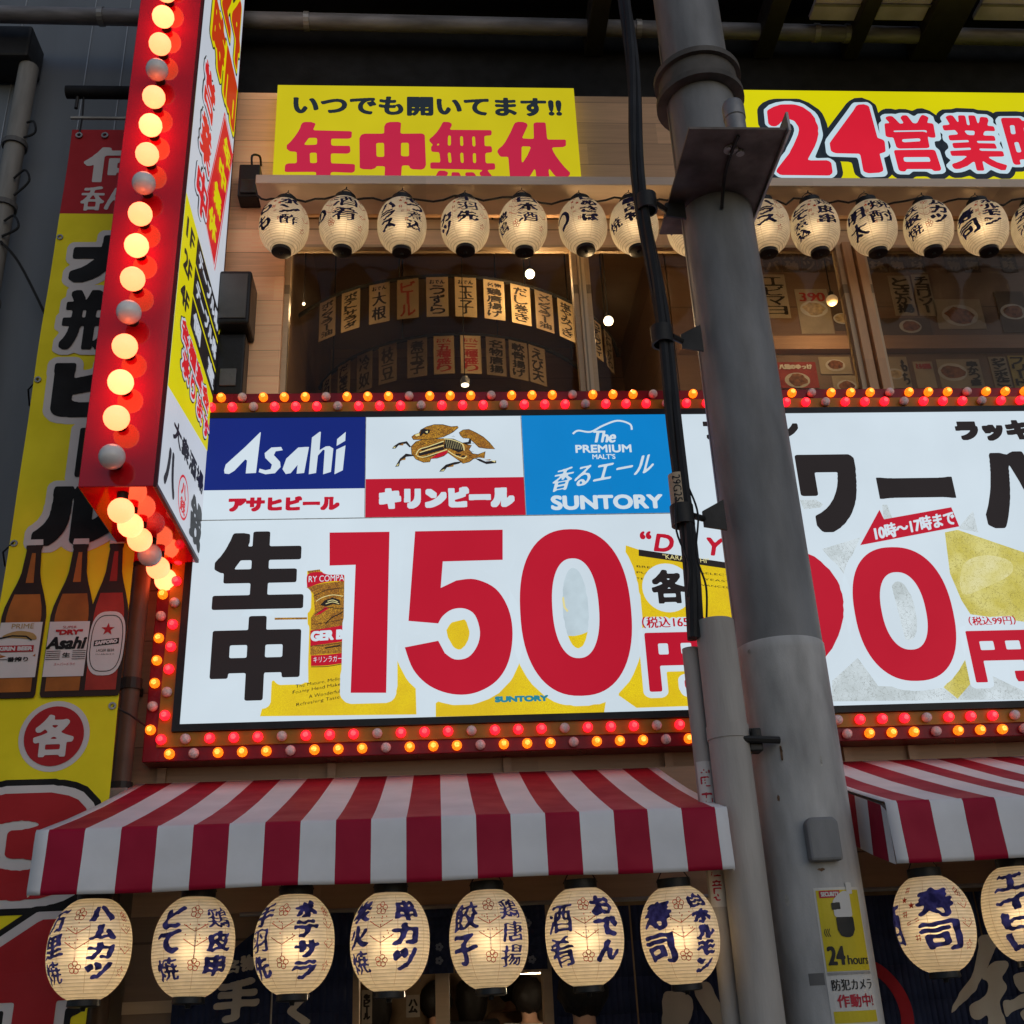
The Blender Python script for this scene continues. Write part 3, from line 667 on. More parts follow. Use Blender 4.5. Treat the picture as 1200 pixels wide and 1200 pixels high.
# printed glasses (under the price)
ye = Words(); ye.apart(z5([(18, 748), (60, 590), (230, 600), (225, 110), (400, 110), (560, 400), (700, 560), (705, 740)]), Pl, .002)
ye.apart(z6([(560, 745), (560, 712), (640, 660), (770, 605), (790, 640), (900, 690), (975, 690), (968, 735)]), Pl, .002); ye.apart(z6([(583, 520), (645, 505), (648, 600), (600, 608)]), Pl, .002)
ye.apart(z6([(862, 540), (935, 528), (932, 590), (880, 590)]), Pl, .002); ye.apart(z7([(80, 478), (115, 490), (380, 540), (405, 925), (110, 935), (60, 900)]), Pl, .002)
part(ye, 'beer_print', F_YE)
part(MB().poly(z6(cr([(868, 430), (880, 390), (902, 380), (922, 400), (936, 470), (938, 532), (870, 542)], 5, True)), Pl, .0022), 'glass_print', lit_film('glass', 188, 205, 214, evar=.1, scale=9)); ic = Words(); ic.apart(z4([(380, 680), (420, 665), (480, 760), (485, 915), (440, 915)]), Pl, .0022)
for pts in ([(20, 345), (60, 335), (130, 380), (40, 390)], [(110, 545), (260, 500), (195, 645)], [(345, 372), (365, 372), (385, 425), (352, 432)], [(640, 465), (700, 395), (720, 480)], [(820, 300), (865, 370), (820, 390)], [(150, 1140), (150, 1060), (250, 970), (330, 1080), (600, 1090), (690, 1000), (900, 1100), (900, 1132)]): ic.apart(z4(pts), Pl, .0022)
part(ic, 'ice_print', F_ICE)
le = Words().apart(z4([(590, 480), (640, 470), (905, 560), (905, 830), (690, 800), (655, 745), (610, 640)]), Pl, .0024); le.apart(z4([(585, 1085), (650, 1010), (680, 960), (700, 1060), (640, 1130)]), Pl, .0024); part(le, 'lemon_print', F_LEM)
part(MB().poly(z4(cr([(660, 720), (660, 610), (740, 570), (840, 590), (850, 640), (760, 690)], 5, True)), Pl, .003), 'lemon_print', F_LEM2)
zl = lambda pts: B_(*zoomed(300, 660, 6.667, pts)); lb = Words()
lb.apart(zl([(395, 190), (520, 160), (690, 140), (690, 520), (430, 530), (430, 430), (460, 380), (450, 240)]), Pl, .004); lb.apart(zl([(425, 645), (690, 615), (690, 700), (425, 720)]), Pl, .004); lb.apart(zl([(405, 62), (500, 50), (505, 75), (410, 82)]), Pl, .004); lb.apart(zl([(145, 428), (400, 425), (400, 440), (145, 444)]), Pl, .004)
part(lb, 'label_print', F_GO)
lr = Words(); lr.apart(zl(cr([(400, 190), (405, 90), (500, 70), (600, 85), (690, 92)], 4)+cr([(690, 145), (600, 142), (500, 160), (400, 195)], 4)), Pl, .0045); lr.apart(zl([(425, 530), (690, 485), (690, 612), (425, 648)]), Pl, .0045); lr.apart(zl(cr([(430, 722), (560, 715), (690, 700)], 4)+cr([(690, 780), (560, 800), (430, 805)], 4)), Pl, .0045); lr.apart(zl([(455, 415), (540, 345), (575, 350), (500, 400)]), Pl, .0046)
part(lr, 'label_print', F_R)
for pts in ([(500, 330), (540, 290), (600, 270), (655, 290), (660, 330), (600, 320), (550, 340)],): ink.poly(zl(pts), Pl, .0047)
for pts, w in (([(450, 260), (560, 210), (690, 195)], .004), ([(545, 475), (590, 430), (650, 400), (680, 380)], .006), ([(460, 400), (560, 350), (660, 360), (690, 350)], .004), ([(440, 480), (520, 470), (690, 440)], .003), ([(425, 650), (560, 640), (690, 615)], .003), ([(540, 665), (600, 655), (660, 645)], .008), ([(430, 812), (560, 808), (690, 785)], .004)): ink.ribbon(zl(cr(pts, 4)), w, Pl, .0048)
cl_ = MB()
for pts in ([(560, 300), (600, 290), (640, 305)], [(545, 320), (600, 305), (650, 320)], [(470, 300), (520, 270), (600, 250), (680, 260)]): cl_.ribbon(zl(cr(pts, 4)), .004, Pl, .0052)
cl_.ribbon(z6([(868, 455), (872, 480), (880, 490)]), .012, Pl, .004)
part(cl_, 'label_print', F_CR)
q = lambda z, x0, y0, x1, y1: (lambda p: (p[0][0], p[0][1], p[1][0], p[1][1]))(z([(x0, y1), (x1, y0)]))
wt.text('RY COMPA', q(z5, 232, 128, 388, 158), Pl, .0055, slope=.03); wt.text('GER B', q(z5, 240, 368, 385, 418), Pl, .0055, bold=.005, slope=.05); wt.text('キリンラガー', q(z5, 252, 482, 378, 512), Pl, .0055, slope=.03)
for s, x0, y0, x1, y1 in (('The Mature, Mello', 175, 590, 372, 612), ('Foamy Head Make', 162, 615, 372, 640), ('A Wonderful', 232, 640, 368, 660), ('Refreshing Taste', 178, 670, 368, 695)): ink.text(s, q(z5, x0, y0, x1, y1), Pl, .004, slope=.16, res=22)
te = MB(); te.text('SUNTORY', q(z6, 703, 693, 832, 712), Pl, .0125, bold=.004); part(te, 'lettering', F_TE)
# DRY print
rd.text('D R Y', q(z7, 165, 450, 350, 505), Pl, .004, slope=-.1, shear=.25, bold=.006); rd.text('“', q(z7, 120, 438, 150, 462), Pl, .004, bold=.006)
ink.poly(z7([(116, 490), (372, 528), (370, 545), (116, 508)]), Pl, .004); cr_ = MB().text('"KARAKUCHI"', q(z7, 185, 508, 312, 524), Pl, .0055, slope=-.13); part(cr_, 'lettering', F_CR)
for k, (s, x0, x1) in enumerate((('BREWED FROM SELECT', 112, 370), ('PURE CULTURE YEAST', 112, 372), ('TECHNOLOGY ADVANCED', 110, 374))): ink.text(s, q(z7, x0, 545+k*17, x1, 556+k*17), Pl, .004, slope=-.13, res=16)
wt.poly([p for p in oval(*B_((782, 689))[0], .145, .148, 36)], Pl, .005); ink.text('各', pbox(YB, 763, 668, 804, 708), Pl, .008, bold=.009, e=8, res=70)
# prices
def price(shapes, outl=.058):
    for lp_, bx in shapes:
        wt.text(lp_, bx, Pl, .008, out=outl, res=150); rd.text(lp_, bx, Pl, .0115)
def bbox(l): a = np.array([p for s in l for p in s]); return (a[:, 0].min(), a[:, 1].min(), a[:, 0].max(), a[:, 1].max())
one = [z6([(303, 300), (448, 298), (440, 688), (354, 688), (366, 378), (303, 380)])]
five = [z6([(510, 297), (722, 293), (722, 366), (577, 370), (572, 434)]+cr([(610, 416), (655, 413), (705, 436), (736, 485), (746, 545), (736, 612), (706, 660), (655, 688), (600, 691), (545, 671), (506, 632), (485, 578)], 5)
           + [(566, 562)]+cr([(582, 592), (606, 607), (638, 602), (660, 575), (667, 540), (655, 500), (630, 484), (600, 486), (577, 502), (566, 520)], 4)+[(494, 514)])]
c0 = B_((674.5, 715.4))[0]; r0 = (B_((739, 715))[0][0]-B_((609, 715))[0][0])/2; h0 = (B_((674, 618))[0][1]-B_((674, 813))[0][1])/2
zero = [oval(c0[0], c0[1], r0, h0, 72, 2.35), oval(c0[0], c0[1]+.015, r0*.42, h0*.60, 60, 2.3)[::-1]]
price([(l, bbox(l)) for l in (one, five, zero)])
xr, xl_ = B_((1121, 741))[0][0], B_((998.4, 705))[0][0]; zt, zb_ = B_((1045, 642))[0][1], B_((1074, 798.6))[0][1]
cx, cz, rx, rz = (xr+xl_)/2, (zt+zb_)/2, (xr-xl_)/2, (zt-zb_)/2
zero2 = [oval(cx, cz, rx, rz, 72, 2.35), oval(cx, cz+.012, rx*.45, rz*.58, 60, 2.3)[::-1]]; price([(zero2, bbox(zero2))])
dx = B_((1121, 741))[0][0]-B_((993.6, 741))[0][0]; bx = (cx-dx-rx, cz-rz, cx-dx+rx, cz+rz)
wt.text('9', bx, Pl, .008, bold=.06, out=.058, res=100); rd.text('9', bx, Pl, .0115, bold=.06, res=100)
for s, bx in (('円', pbox(YB, 758, 741, 826, 811)), ('円', pbox(YB, 1136, 739, 1212, 800))):
    wt.text(s, bx, Pl, .008, bold=.021, e=8, out=.034, res=80); rd.text(s, bx, Pl, .0115, bold=.021, e=8, res=80)
for s, bx in (('（税込165円）', pbox(YB, 752, 722.5, 826, 736.5)), ('（税込99円）', pbox(YB, 1134, 722.5, 1189, 733.5))):
    wt.text(s, bx, Pl, .006, bold=.02); rd.text(s, bx, Pl, .0115, bold=.001)
for s, bx in (('生', pbox(YB, 252, 623, 357, 715)), ('中', pbox(YB, 248, 722, 352, 822))):
    wt.text(s, bx, Pl, .0075, bold=.028, e=9, out=.045, res=80); ink.text(s, bx, Pl, .0115, bold=.028, e=9, res=100)
for s, x0, y0, x1, y1, bo in (('サ', 846, 530, 926, 625, .032), ('ワ', 937, 533, 1008, 625, .036), ('ー', 1030, 562, 1115, 583, .012), ('ハ', 1147, 530, 1230, 620, .036), ('イ', 1240, 533, 1310, 620, .036)):
    bx = pbox(YB, x0, y0, x1, y1); wt.text(s, bx, Pl, .0075, bold=bo, e=9, out=.03, res=70); ink.text(s, bx, Pl, .0115, bold=bo, e=9, res=100)
ink.text('プレーン', pbox(YB, 824, 491, 935, 516), Pl, .0115, bold=.012, e=8, res=60); ink.text('ラッキー', pbox(YB, 1119, 493, 1236, 517.5), Pl, .0115, bold=.012, e=8, res=60)
rd.poly(z4([(332, 395), (350, 432), (612, 385), (643, 460), (257, 533)]), Pl, .014)
wt2 = MB().text('10時〜17時まで', q(z4, 312, 424, 624, 488), Pl, .0165, bold=.0035, slope=.19, res=70); part(wt2, 'lettering', F_W)
part(wt, 'lettering', F_W); part(rd, 'lettering', F_R); part(ink, 'lettering', F_K); part(gold, 'emblem', F_GO)
# rim bulbs
def bulb_mat(name, base, em, es, ev=.45):
    m = mat(name, base, rough=.18, bump=.5, bscale=260, emit=em, es=es, evar=ev, scale=120, spec=.6); return m
RB = bulb_mat('bulb_red', (.5, .03, .05), (2.6, .020, .05), 1.0); AB = bulb_mat('bulb_amber', (.5, .25, .03), (1.7, .28, .008), 1.0)
RC = bulb_mat('bulb_red_core', (.5, .1, .1), (2.6, .10, .12), 1.0); AC = bulb_mat('bulb_amber_core', (.5, .3, .1), (3.0, .78, .10), 1.0)
UB = mat('bulb_unlit', (.92, .70, .68), rough=.2, bump=.5, bscale=260, var=.2, scale=120, spec=.6)
bp_ = {}
def rim_bulb(kind, x, z, y):
    nm, m = {'r': ('red_bulb', RB), 'a': ('amber_bulb', AB), 'u': ('unlit_bulb', UB)}[kind]
    if kind not in bp_:
        bp_[kind] = MB().lathe([(.020, .012), (.026, -.006), (.0275, -.020), (.024, -.034), (.014, -.044), (.002, -.047)], (0, 0, 0), 12, closed=True)
        me = bp_[kind]; me.v = [(vx, vz, vy) for vx, vy, vz in me.v]
        bp_[kind] = me.build(nm, m, bb, smooth=True, origin=(0, 0, 0), auto=False); o = bp_[kind]
        if kind != 'u':
            o.data.materials.append(RC if kind == 'r' else AC)
            for f_ in o.data.polygons:
                if f_.center[1] < -.0415: f_.material_index = 1
    else: o = bp_[kind].copy(); C.objects.link(o)
    o.location = np.array((x, y, z))-WL[bb]
step = (at(493.6, 473, YB)[0]-at(396, 473, YB)[0])/4
def row(xu, z, y, k_, x0, x1):
    i = math.ceil((x0-xu)/step)
    while xu+i*step < x1:
        rim_bulb('u' if i % 4 == 0 else k_, xu+i*step, z, y); i += 1
XE = 4.02
row(at(382, 463, YB)[0], 5.060, 5.93, 'a', -1.42, XE); row(at(396, 473, YB)[0], 4.986, 5.915, 'r', -1.40, XE)
row(at(330.5, 861, YB)[0], 2.994, 5.915, 'r', -1.46, XE-.3); row(at(340, 879, YB)[0], 2.920, 5.93, 'a', -1.51, XE-.3)
z_ = [at(178, 827, YB)[2], at(186, 721, YB)[2]]; sv = (z_[1]-z_[0])/4
for i in range(0, 12): rim_bulb('u' if i % 4 == 0 else 'a', -1.515, z_[0]+(i-0)*sv if i else z_[0], 5.93)
rim_bulb('a', -1.515, z_[0]-sv, 5.93)
zr_ = at(197, 811, YB)[2]
for i in range(-1, 12): rim_bulb('u' if i % 4 == 0 else 'r', -1.443, zr_+i*sv, 5.915)

# ================================================================== UPPER YELLOW SIGNS
F_Y1 = lit_film('sign_yellow', 204, 190, 22, .92, evar=.06); F_Y2 = lit_film('sign_yellow_bright', 214, 206, 4, 1.0); F_N1 = lit_film('navy_ink', 32, 40, 48); F_R1 = lit_film('crimson', 186, 34, 66); F_R2 = lit_film('scarlet', 214, 28, 52); F_LB = lit_film('pale_outline', 190, 214, 226)
Y1 = 6.0; P1 = plane_y(Y1)
s1 = thing('yellow_sign', (0, 6.05, 6.66), 'yellow sign reading 年中無休 in crimson, standing fully visible on the ledge', 'sign')
p1 = MB().box(-1.06, 1.04, Y1, 6.095, 6.66, 7.638).build('board', F_Y1, s1, bevel=.003)
MB().text('いつでも開いてます!!', pbox(Y1, 343.5, 113.5, 658, 136.5), P1, .003, bold=.009, res=70).build('lettering', F_N1, p1)
l2 = MB()
for s, x0, x1, bo in (('年', 335, 416, .026), ('中', 422, 498, .034), ('無', 503, 581, .014), ('休', 584, 666, .026)): l2.text(s, pbox(Y1, x0, 143, x1, 221), P1, .003, bold=bo, e=3, res=80, flat=.65, warp=.003, seed=x0, slant=.3)
l2.build('lettering', F_R1, p1)
s2 = thing('yellow_sign', (3.7, 6.05, 6.66), 'bright yellow sign with outlined red 24営業時, partly hidden behind the pole', 'sign')
p2 = MB().box(2.235, 5.2, Y1, 6.095, 6.66, 7.641).build('board', F_Y2, s2, bevel=.003)
k2, o2, r2 = MB(), MB(), MB()
for s, x0, y0, x1, y1, bo in (('2', 908, 126, 962, 203, .032), ('4', 975, 128, 1030, 200, .034), ('営', 1042, 137, 1096, 200, .016), ('業', 1110, 137, 1170, 200, .014), ('時', 1181, 137, 1244, 200, .016), ('間', 1254, 137, 1315, 200, .016)):
    bx = pbox(Y1, x0, y0, x1, y1); w_ = dict(warp=.004, seed=x0)
    bx = (bx[0]-bo, bx[1]-bo, bx[2]+bo, bx[3]+bo); k2.text(s, bx, P1, .003, bold=bo, out=.072, res=50, **w_); o2.text(s, bx, P1, .006, bold=bo, out=.034, res=56, **w_); r2.text(s, bx, P1, .009, bold=bo, res=70, **w_)
k2.build('lettering', F_N1, p2); o2.build('lettering', F_LB, p2); r2.build('lettering', F_R2, p2)

# ================================================================== LEFT FITTINGS
sb = thing('spotlight', (-1.2, 6.1, 6.77), 'small black lamp box on wood wall left of the open-every-day sign', 'light fitting')
MB().box(-1.28, -1.14, 5.97, 6.099, 6.63, 6.90).build('housing', BLACKP, sb, bevel=.01); MB().box(-1.262, -1.158, 5.955, 5.9695, 6.65, 6.76).build('lens', mat('lens', (.03, .03, .03), rough=.1), sb, bevel=.004)
MB().tube(cr([(-1.2, 6.0, 6.9), (-1.2, 5.98, 6.98), (-1.16, 6.03, 7.02), (-1.16, 6.1, 7.0)], 5), .008, 6).build('cable', RUBBER, sb, smooth=True)
sb = thing('loudspeaker', (-1.23, 6.1, 5.3), 'grey-fronted black loudspeaker box mounted beside the upper window', 'loudspeaker')
MB().box(-1.33, -1.13, 5.86, 6.099, 5.56, 5.95).build('enclosure', BLACKP, sb, bevel=.015); MB().box(-1.318, -1.15, 5.85, 5.8595, 5.59, 5.92).build('grille', mat('grey_grille', (.09, .088, .085), rough=.5, bump=.4, bscale=300), sb, bevel=.004)
sb2 = thing('control_box', (-1.25, 6.1, 5.2), 'black glossy equipment box under the wall loudspeaker', 'equipment')
MB().box(-1.34, -1.16, 5.95, 6.099, 5.10, 5.54).build('housing', BLACKP, sb2, bevel=.012); MB().box(-1.30, -1.2, 5.938, 5.9495, 5.16, 5.28).build('cover', mat('grey_cover', (.12, .12, .12), rough=.3), sb2, bevel=.004)

# ================================================================== HANGING BANNER
YN = 5.6
V_Y = mat('banner_yellow', (.86, .72, .010), rough=.55, var=.06, bump=.05); V_R = mat('banner_red', (.40, .014, .018), rough=.55, var=.08, bump=.05); V_W = mat('banner_white', (.62, .58, .56), rough=.55, var=.05, bump=.05)
V_K = mat('banner_black', (.010, .009, .009), rough=.7); V_BR = mat('bottle_brown', (.03, .012, .006), rough=.5, var=.3, scale=4); V_AM = mat('bottle_amber', (.36, .11, .012), rough=.4, var=.3, scale=5); V_RD = mat('bottle_red', (.34, .03, .016), rough=.4, var=.3, scale=5); V_G = mat('label_gold', (.40, .25, .08), rough=.5)
wv = lambda u, v: .007*math.sin(v*3.1+1)+.004*math.sin(v*7+u*3)
PN = lambda u, v, o: (u, YN-o+wv(u, v), v)
bn = thing('hanging_banner', (-1.93, YN, 1.0), 'tall yellow vinyl banner printed with three beer bottles and red numerals', 'banner')
UX0, UX1, VZ0, VZ1 = -2.262, -1.604, .95, 6.84
zh = at(110, 250, YN)[2]
def sheet(u0, u1, v0, v1, off=0):
    n = int((v1-v0)/.12)+1; m = MB(); m.add([PN(u, v0+(v1-v0)*i/n, off) for i in range(n+1) for u in (u0, u1)], [(2*i, 2*i+1, 2*i+3, 2*i+2) for i in range(n)]); return m
def thick(o, t=.002): md = o.modifiers.new('thickness', 'SOLIDIFY'); md.thickness = t; md.offset = 0; return o
cl = thick(sheet(UX0, UX1, VZ0, zh).build('cloth', V_Y, bn)); thick(sheet(UX0, UX1, zh, VZ1).build('header', V_R, bn))
MB().tube([(UX0-.02, YN-.0, VZ1+.10), (UX1+.02, YN, VZ1+.10)], .012, 8).build('batten', GALV, bn, smooth=True)
rg = MB()
for x in (UX0+.05, UX0+.21, UX0+.40, UX1-.05): rg.lathe([(.012, -.004), (.022, -.004), (.022, .004), (.012, .004)], (0, 0, 0), 12, closed=False); k = len(rg.v)-48; rg.v[k:] = [(x+vx, YN-.006+vz+wv(x, VZ1), VZ1-.05+vy) for vx, vy, vz in rg.v[k:]]
for z in (6.0, 5.0, 4.0, 3.1):
    for x in (UX0+.025, UX1-.025):
        rg.lathe([(.010, -.004), (.019, -.004), (.019, .004), (.010, .004)], (0, 0, 0), 12, closed=False); k = len(rg.v)-48; rg.v[k:] = [(x+vx, YN-.006+vz+wv(x, z), z+vy) for vx, vy, vz in rg.v[k:]]
rg.build('grommet', GALV, bn)
cd = MB()
for x in (UX0+.05, UX1-.05): cd.tube([(x, YN-.008, VZ1-.05), (x, YN, VZ1+.11), (x-.01, YN, 7.12)], .006, 6)
for x, z, d in ((UX0+.025, 5.0, -1), (UX0+.025, 4.0, -1), (UX0+.025, 3.1, -1), (UX1-.025, 4.0, 1), (UX1-.025, 3.1, 1)): cd.tube([(x, YN-.01, z), (x+d*.07, YN+.05, z-.03), (x+d*.11, YN+.2, z-.05)], .005, 6)
cd.build('cord', RUBBER, bn)
wl, kl, rl = Words(), Words(), Words()
zN = lambda y, x=80: at(x, y, YN)[2]
wl.text('何', (-2.16, zN(213), -1.72, zN(172)), PN, .005, bold=.012, e=6, res=60); wl.text('呑んでも', (-2.15, zN(247), -1.2+.05-.5+.05, zN(217)), PN, .005, bold=.006, e=6, res=60)
for s, y0, y1 in (('大', 276, 332), ('瓶', 340, 412), ('ビ', 422, 490), ('ル', 570, 640)):
    bx = (-2.15, zN(y1, 70), -1.70, zN(y0, 70)); wl.text(s, bx, PN, .005, bold=.016 if s == '瓶' else .034, e=6, out=.042, res=60); kl.text(s, bx, PN, .009, bold=.016 if s == '瓶' else .034, e=6, res=80)
bx = (-1.97, zN(560, 60), -1.88, zN(502, 60)); wl.text('|', bx, PN, .005, out=.045); kl.text('|', bx, PN, .009, bold=.003)
c_ = at(64, 863, YN); wl.poly([p for p in oval(c_[0], c_[2], .172, .175, 40)], PN, .005); rl.poly([p for p in oval(c_[0], c_[2], .145, .148, 40)], PN, .008)
w3 = MB().text('各', (c_[0]-.10, c_[2]-.105, c_[0]+.10, c_[2]+.105), PN, .011, bold=.007, e=5, res=60)
for s, x0, x1, y0, y1 in (('3', -2.20, -1.68, 928, 1056), ('4', -2.24, -1.66, 1078, 1212), ('0', -2.17, -1.66, 1236, 1350)):
    bx = (x0, zN(y1, 30), x1, zN(y0, 30)); kl.text(s, bx, PN, .004, bold=.042, e=4, out=.070, res=70); wl.text(s, bx, PN, .0075, bold=.042, e=4, out=.040, res=70); rl.text(s, bx, PN, .0105, bold=.042, e=4, res=80)
rl.m = 0
PROF = [(0, .40), (.0, .93), (.02, 1.0), (.035, 1.0), (.25, 1.0), (.50, 1.0), (.56, .93), (.64, .75), (.72, .54), (.78, .43), (.93, .34), (.945, .38), (.96, .38), (.962, .36)]
bz0, bz1 = at(70, 818, YN)[2], at(96, 632, YN)[2]; H_ = bz1-bz0
bots = ((at(15.7, 819, YN)[0], .112, V_BR, V_AM), (at(71, 818, YN)[0]+.01, .108, V_BR, V_AM), (at(121, 816, YN)[0]-.012, .098, V_BR, V_RD))
bd, am, rdd, cap, lbw = Words(), Words(), Words(), Words(), Words()
def bottle_outline(cx_, hw, sc, d0=0, h0=0, h1=1.0):
    P = [(h, w) for h, w in PROF if h0 <= h <= h1]
    L_ = [(cx_-hw*max(w*sc-d0, .02), bz0+H_*h) for h, w in P]; R_ = [(cx_+hw*max(w*sc-d0, .02), bz0+H_*h) for h, w in P]
    return L_+R_[::-1]
for i, (cx_, hw, m0, m1) in enumerate(bots):
    cx_ = max(cx_, UX0+hw+.002); dz = .012 if i == 2 else 0
    bd.apart(bottle_outline(cx_, hw, 1.0), PN, .0125); (rdd if i == 2 else am).apart(bottle_outline(cx_, hw, .80, .02, 0.03, .70), PN, .0145); (rdd if i == 2 else am).apart([(cx_-.018, bz0+H_*.715), (cx_+.022, bz0+H_*.715), (cx_+.012, bz0+H_*.91), (cx_-.008, bz0+H_*.91)], PN, .0145)
    cap.apart([(cx_-hw*.40, bz0+H_*.963), (cx_+hw*.40, bz0+H_*.963), (cx_+hw*.36, bz0+H_*1.0), (cx_-hw*.36, bz0+H_*1.0)], PN, .0145)
    if i < 2: lbw.apart([(cx_-hw*.97, bz0+H_*.12), (cx_+hw*.90, bz0+H_*.12), (cx_+hw*.90, bz0+H_*.46), (cx_-hw*.97, bz0+H_*.46)], PN, .0165)
    else: lbw.apart(oval(cx_+.005, bz0+H_*.32, hw*.92, H_*.20, 32, 3.0), PN, .0165)
bcx = [max(b[0], UX0+b[1]+.002) for b in bots]; kb, rb_, gb_ = Words(), Words(), Words()
gb_.text('PRIME', (bcx[0]-.05, bz0+H_*.42, bcx[0]+.06, bz0+H_*.45), PN, .0185); gb_.poly(cr([(bcx[0]-.09, bz0+H_*.37), (bcx[0]-.02, bz0+H_*.405), (bcx[0]+.06, bz0+H_*.39), (bcx[0]+.08, bz0+H_*.35), (bcx[0]+.0, bz0+H_*.36)], 4, True), PN, .0185)
kb.ribbon([(bcx[0]-.10, bz0+H_*.36), (bcx[0]-.04, bz0+H_*.375), (bcx[0]+.03, bz0+H_*.37), (bcx[0]+.06, bz0+H_*.345)], .008, PN, .0195)
rb_.poly([(bcx[0]-.105, bz0+H_*.275), (bcx[0]+.075, bz0+H_*.275), (bcx[0]+.075, bz0+H_*.315), (bcx[0]-.105, bz0+H_*.315)], PN, .0185)
MB().text('KIRIN BEER', (bcx[0]-.1, bz0+H_*.282, bcx[0]+.07, bz0+H_*.308), PN, .0205, bold=.002).build('lettering', V_W, bn)
kb.text('一番搾り', (bcx[0]-.085, bz0+H_*.215, bcx[0]+.055, bz0+H_*.245), PN, .0185, bold=.001, res=60)
rb_.text('SUPER', (bcx[1]-.035, bz0+H_*.415, bcx[1]+.035, bz0+H_*.432), PN, .0185, res=20); rb_.text('"DRY"', (bcx[1]-.068, bz0+H_*.375, bcx[1]+.068, bz0+H_*.41), PN, .0185, bold=.003)
kb.text('Asahi', (bcx[1]-.10, bz0+H_*.285, bcx[1]+.09, bz0+H_*.365), PN, .0185, bold=.004, shear=.2, res=60); kb.text('生', (bcx[1]-.02, bz0+H_*.235, bcx[1]+.02, bz0+H_*.265), PN, .0185, bold=.001, res=60)
for h in (.275, .262, .25, .238, .225):
    for a_, b__ in ((-.1, -.03), (.03, .095)): kb.ribbon([(bcx[1]+a_, bz0+H_*h), (bcx[1]+b__, bz0+H_*h)], .003, PN, .0185)
rb_.text('スーパードライ', (bcx[1]-.055, bz0+H_*.185, bcx[1]+.05, bz0+H_*.203), PN, .0185)
c3 = bcx[2]+.005; st = [(c3+.036*(1 if k % 2 == 0 else .4)*math.sin(math.pi*k/5), bz0+H_*.405+.036*(1 if k % 2 == 0 else .4)*math.cos(math.pi*k/5)) for k in range(10)]; rb_.poly(st, PN, .0185)
kb.poly([(c3-.062, bz0+H_*.30), (c3+.062, bz0+H_*.315), (c3+.062, bz0+H_*.35), (c3-.062, bz0+H_*.335)], PN, .0185)
ov = oval(c3, bz0+H_*.32, .078, H_*.175, 30, 3.0); kb.ribbon(ov+ov[:1], .004, PN, .0185); kb.text('LAGER BEER', (c3-.045, bz0+H_*.265, c3+.045, bz0+H_*.283), PN, .0185, res=18); kb.text('ESTABLISHED', (c3-.045, bz0+H_*.245, c3+.045, bz0+H_*.255), PN, .0185, res=14)
MB().text('SAPPORO', (c3-.055, bz0+H_*.312, c3+.055, bz0+H_*.337), PN, .0205, bold=.002, slope=.12).build('lettering', V_W, bn)
for m_, nm, ma in ((wl, 'lettering', V_W), (kl, 'lettering', V_K), (rl, 'lettering', V_R), (w3, 'lettering', V_W), (bd, 'bottle_print', V_BR), (am, 'bottle_print', V_AM), (rdd, 'bottle_print', V_RD), (cap, 'cap_print', V_W), (lbw, 'label_print', V_W), (kb, 'label_print', V_K), (rb_, 'label_print', V_R), (gb_, 'label_print', V_G)): m_.build(nm, ma, bn)
ba = thing('banner_bracket', (-2.0, YN, 7.15), 'black round bar holding the yellow banner from above', 'bracket')
MB().tube([(-2.335, YN, 7.155), (-1.702, YN, 7.155)], .042, 16).build('bar', BLACK, ba, smooth=True)
MB().box(-1.74, -1.703, YN-.09, YN+.09, 7.07, 7.24).build('plate', DARKM, ba, bevel=.004)
MB().tube([(-2.26, YN, 7.115), (-2.26, YN, 7.02)], .012, 8).build('hook', DARKM, ba)

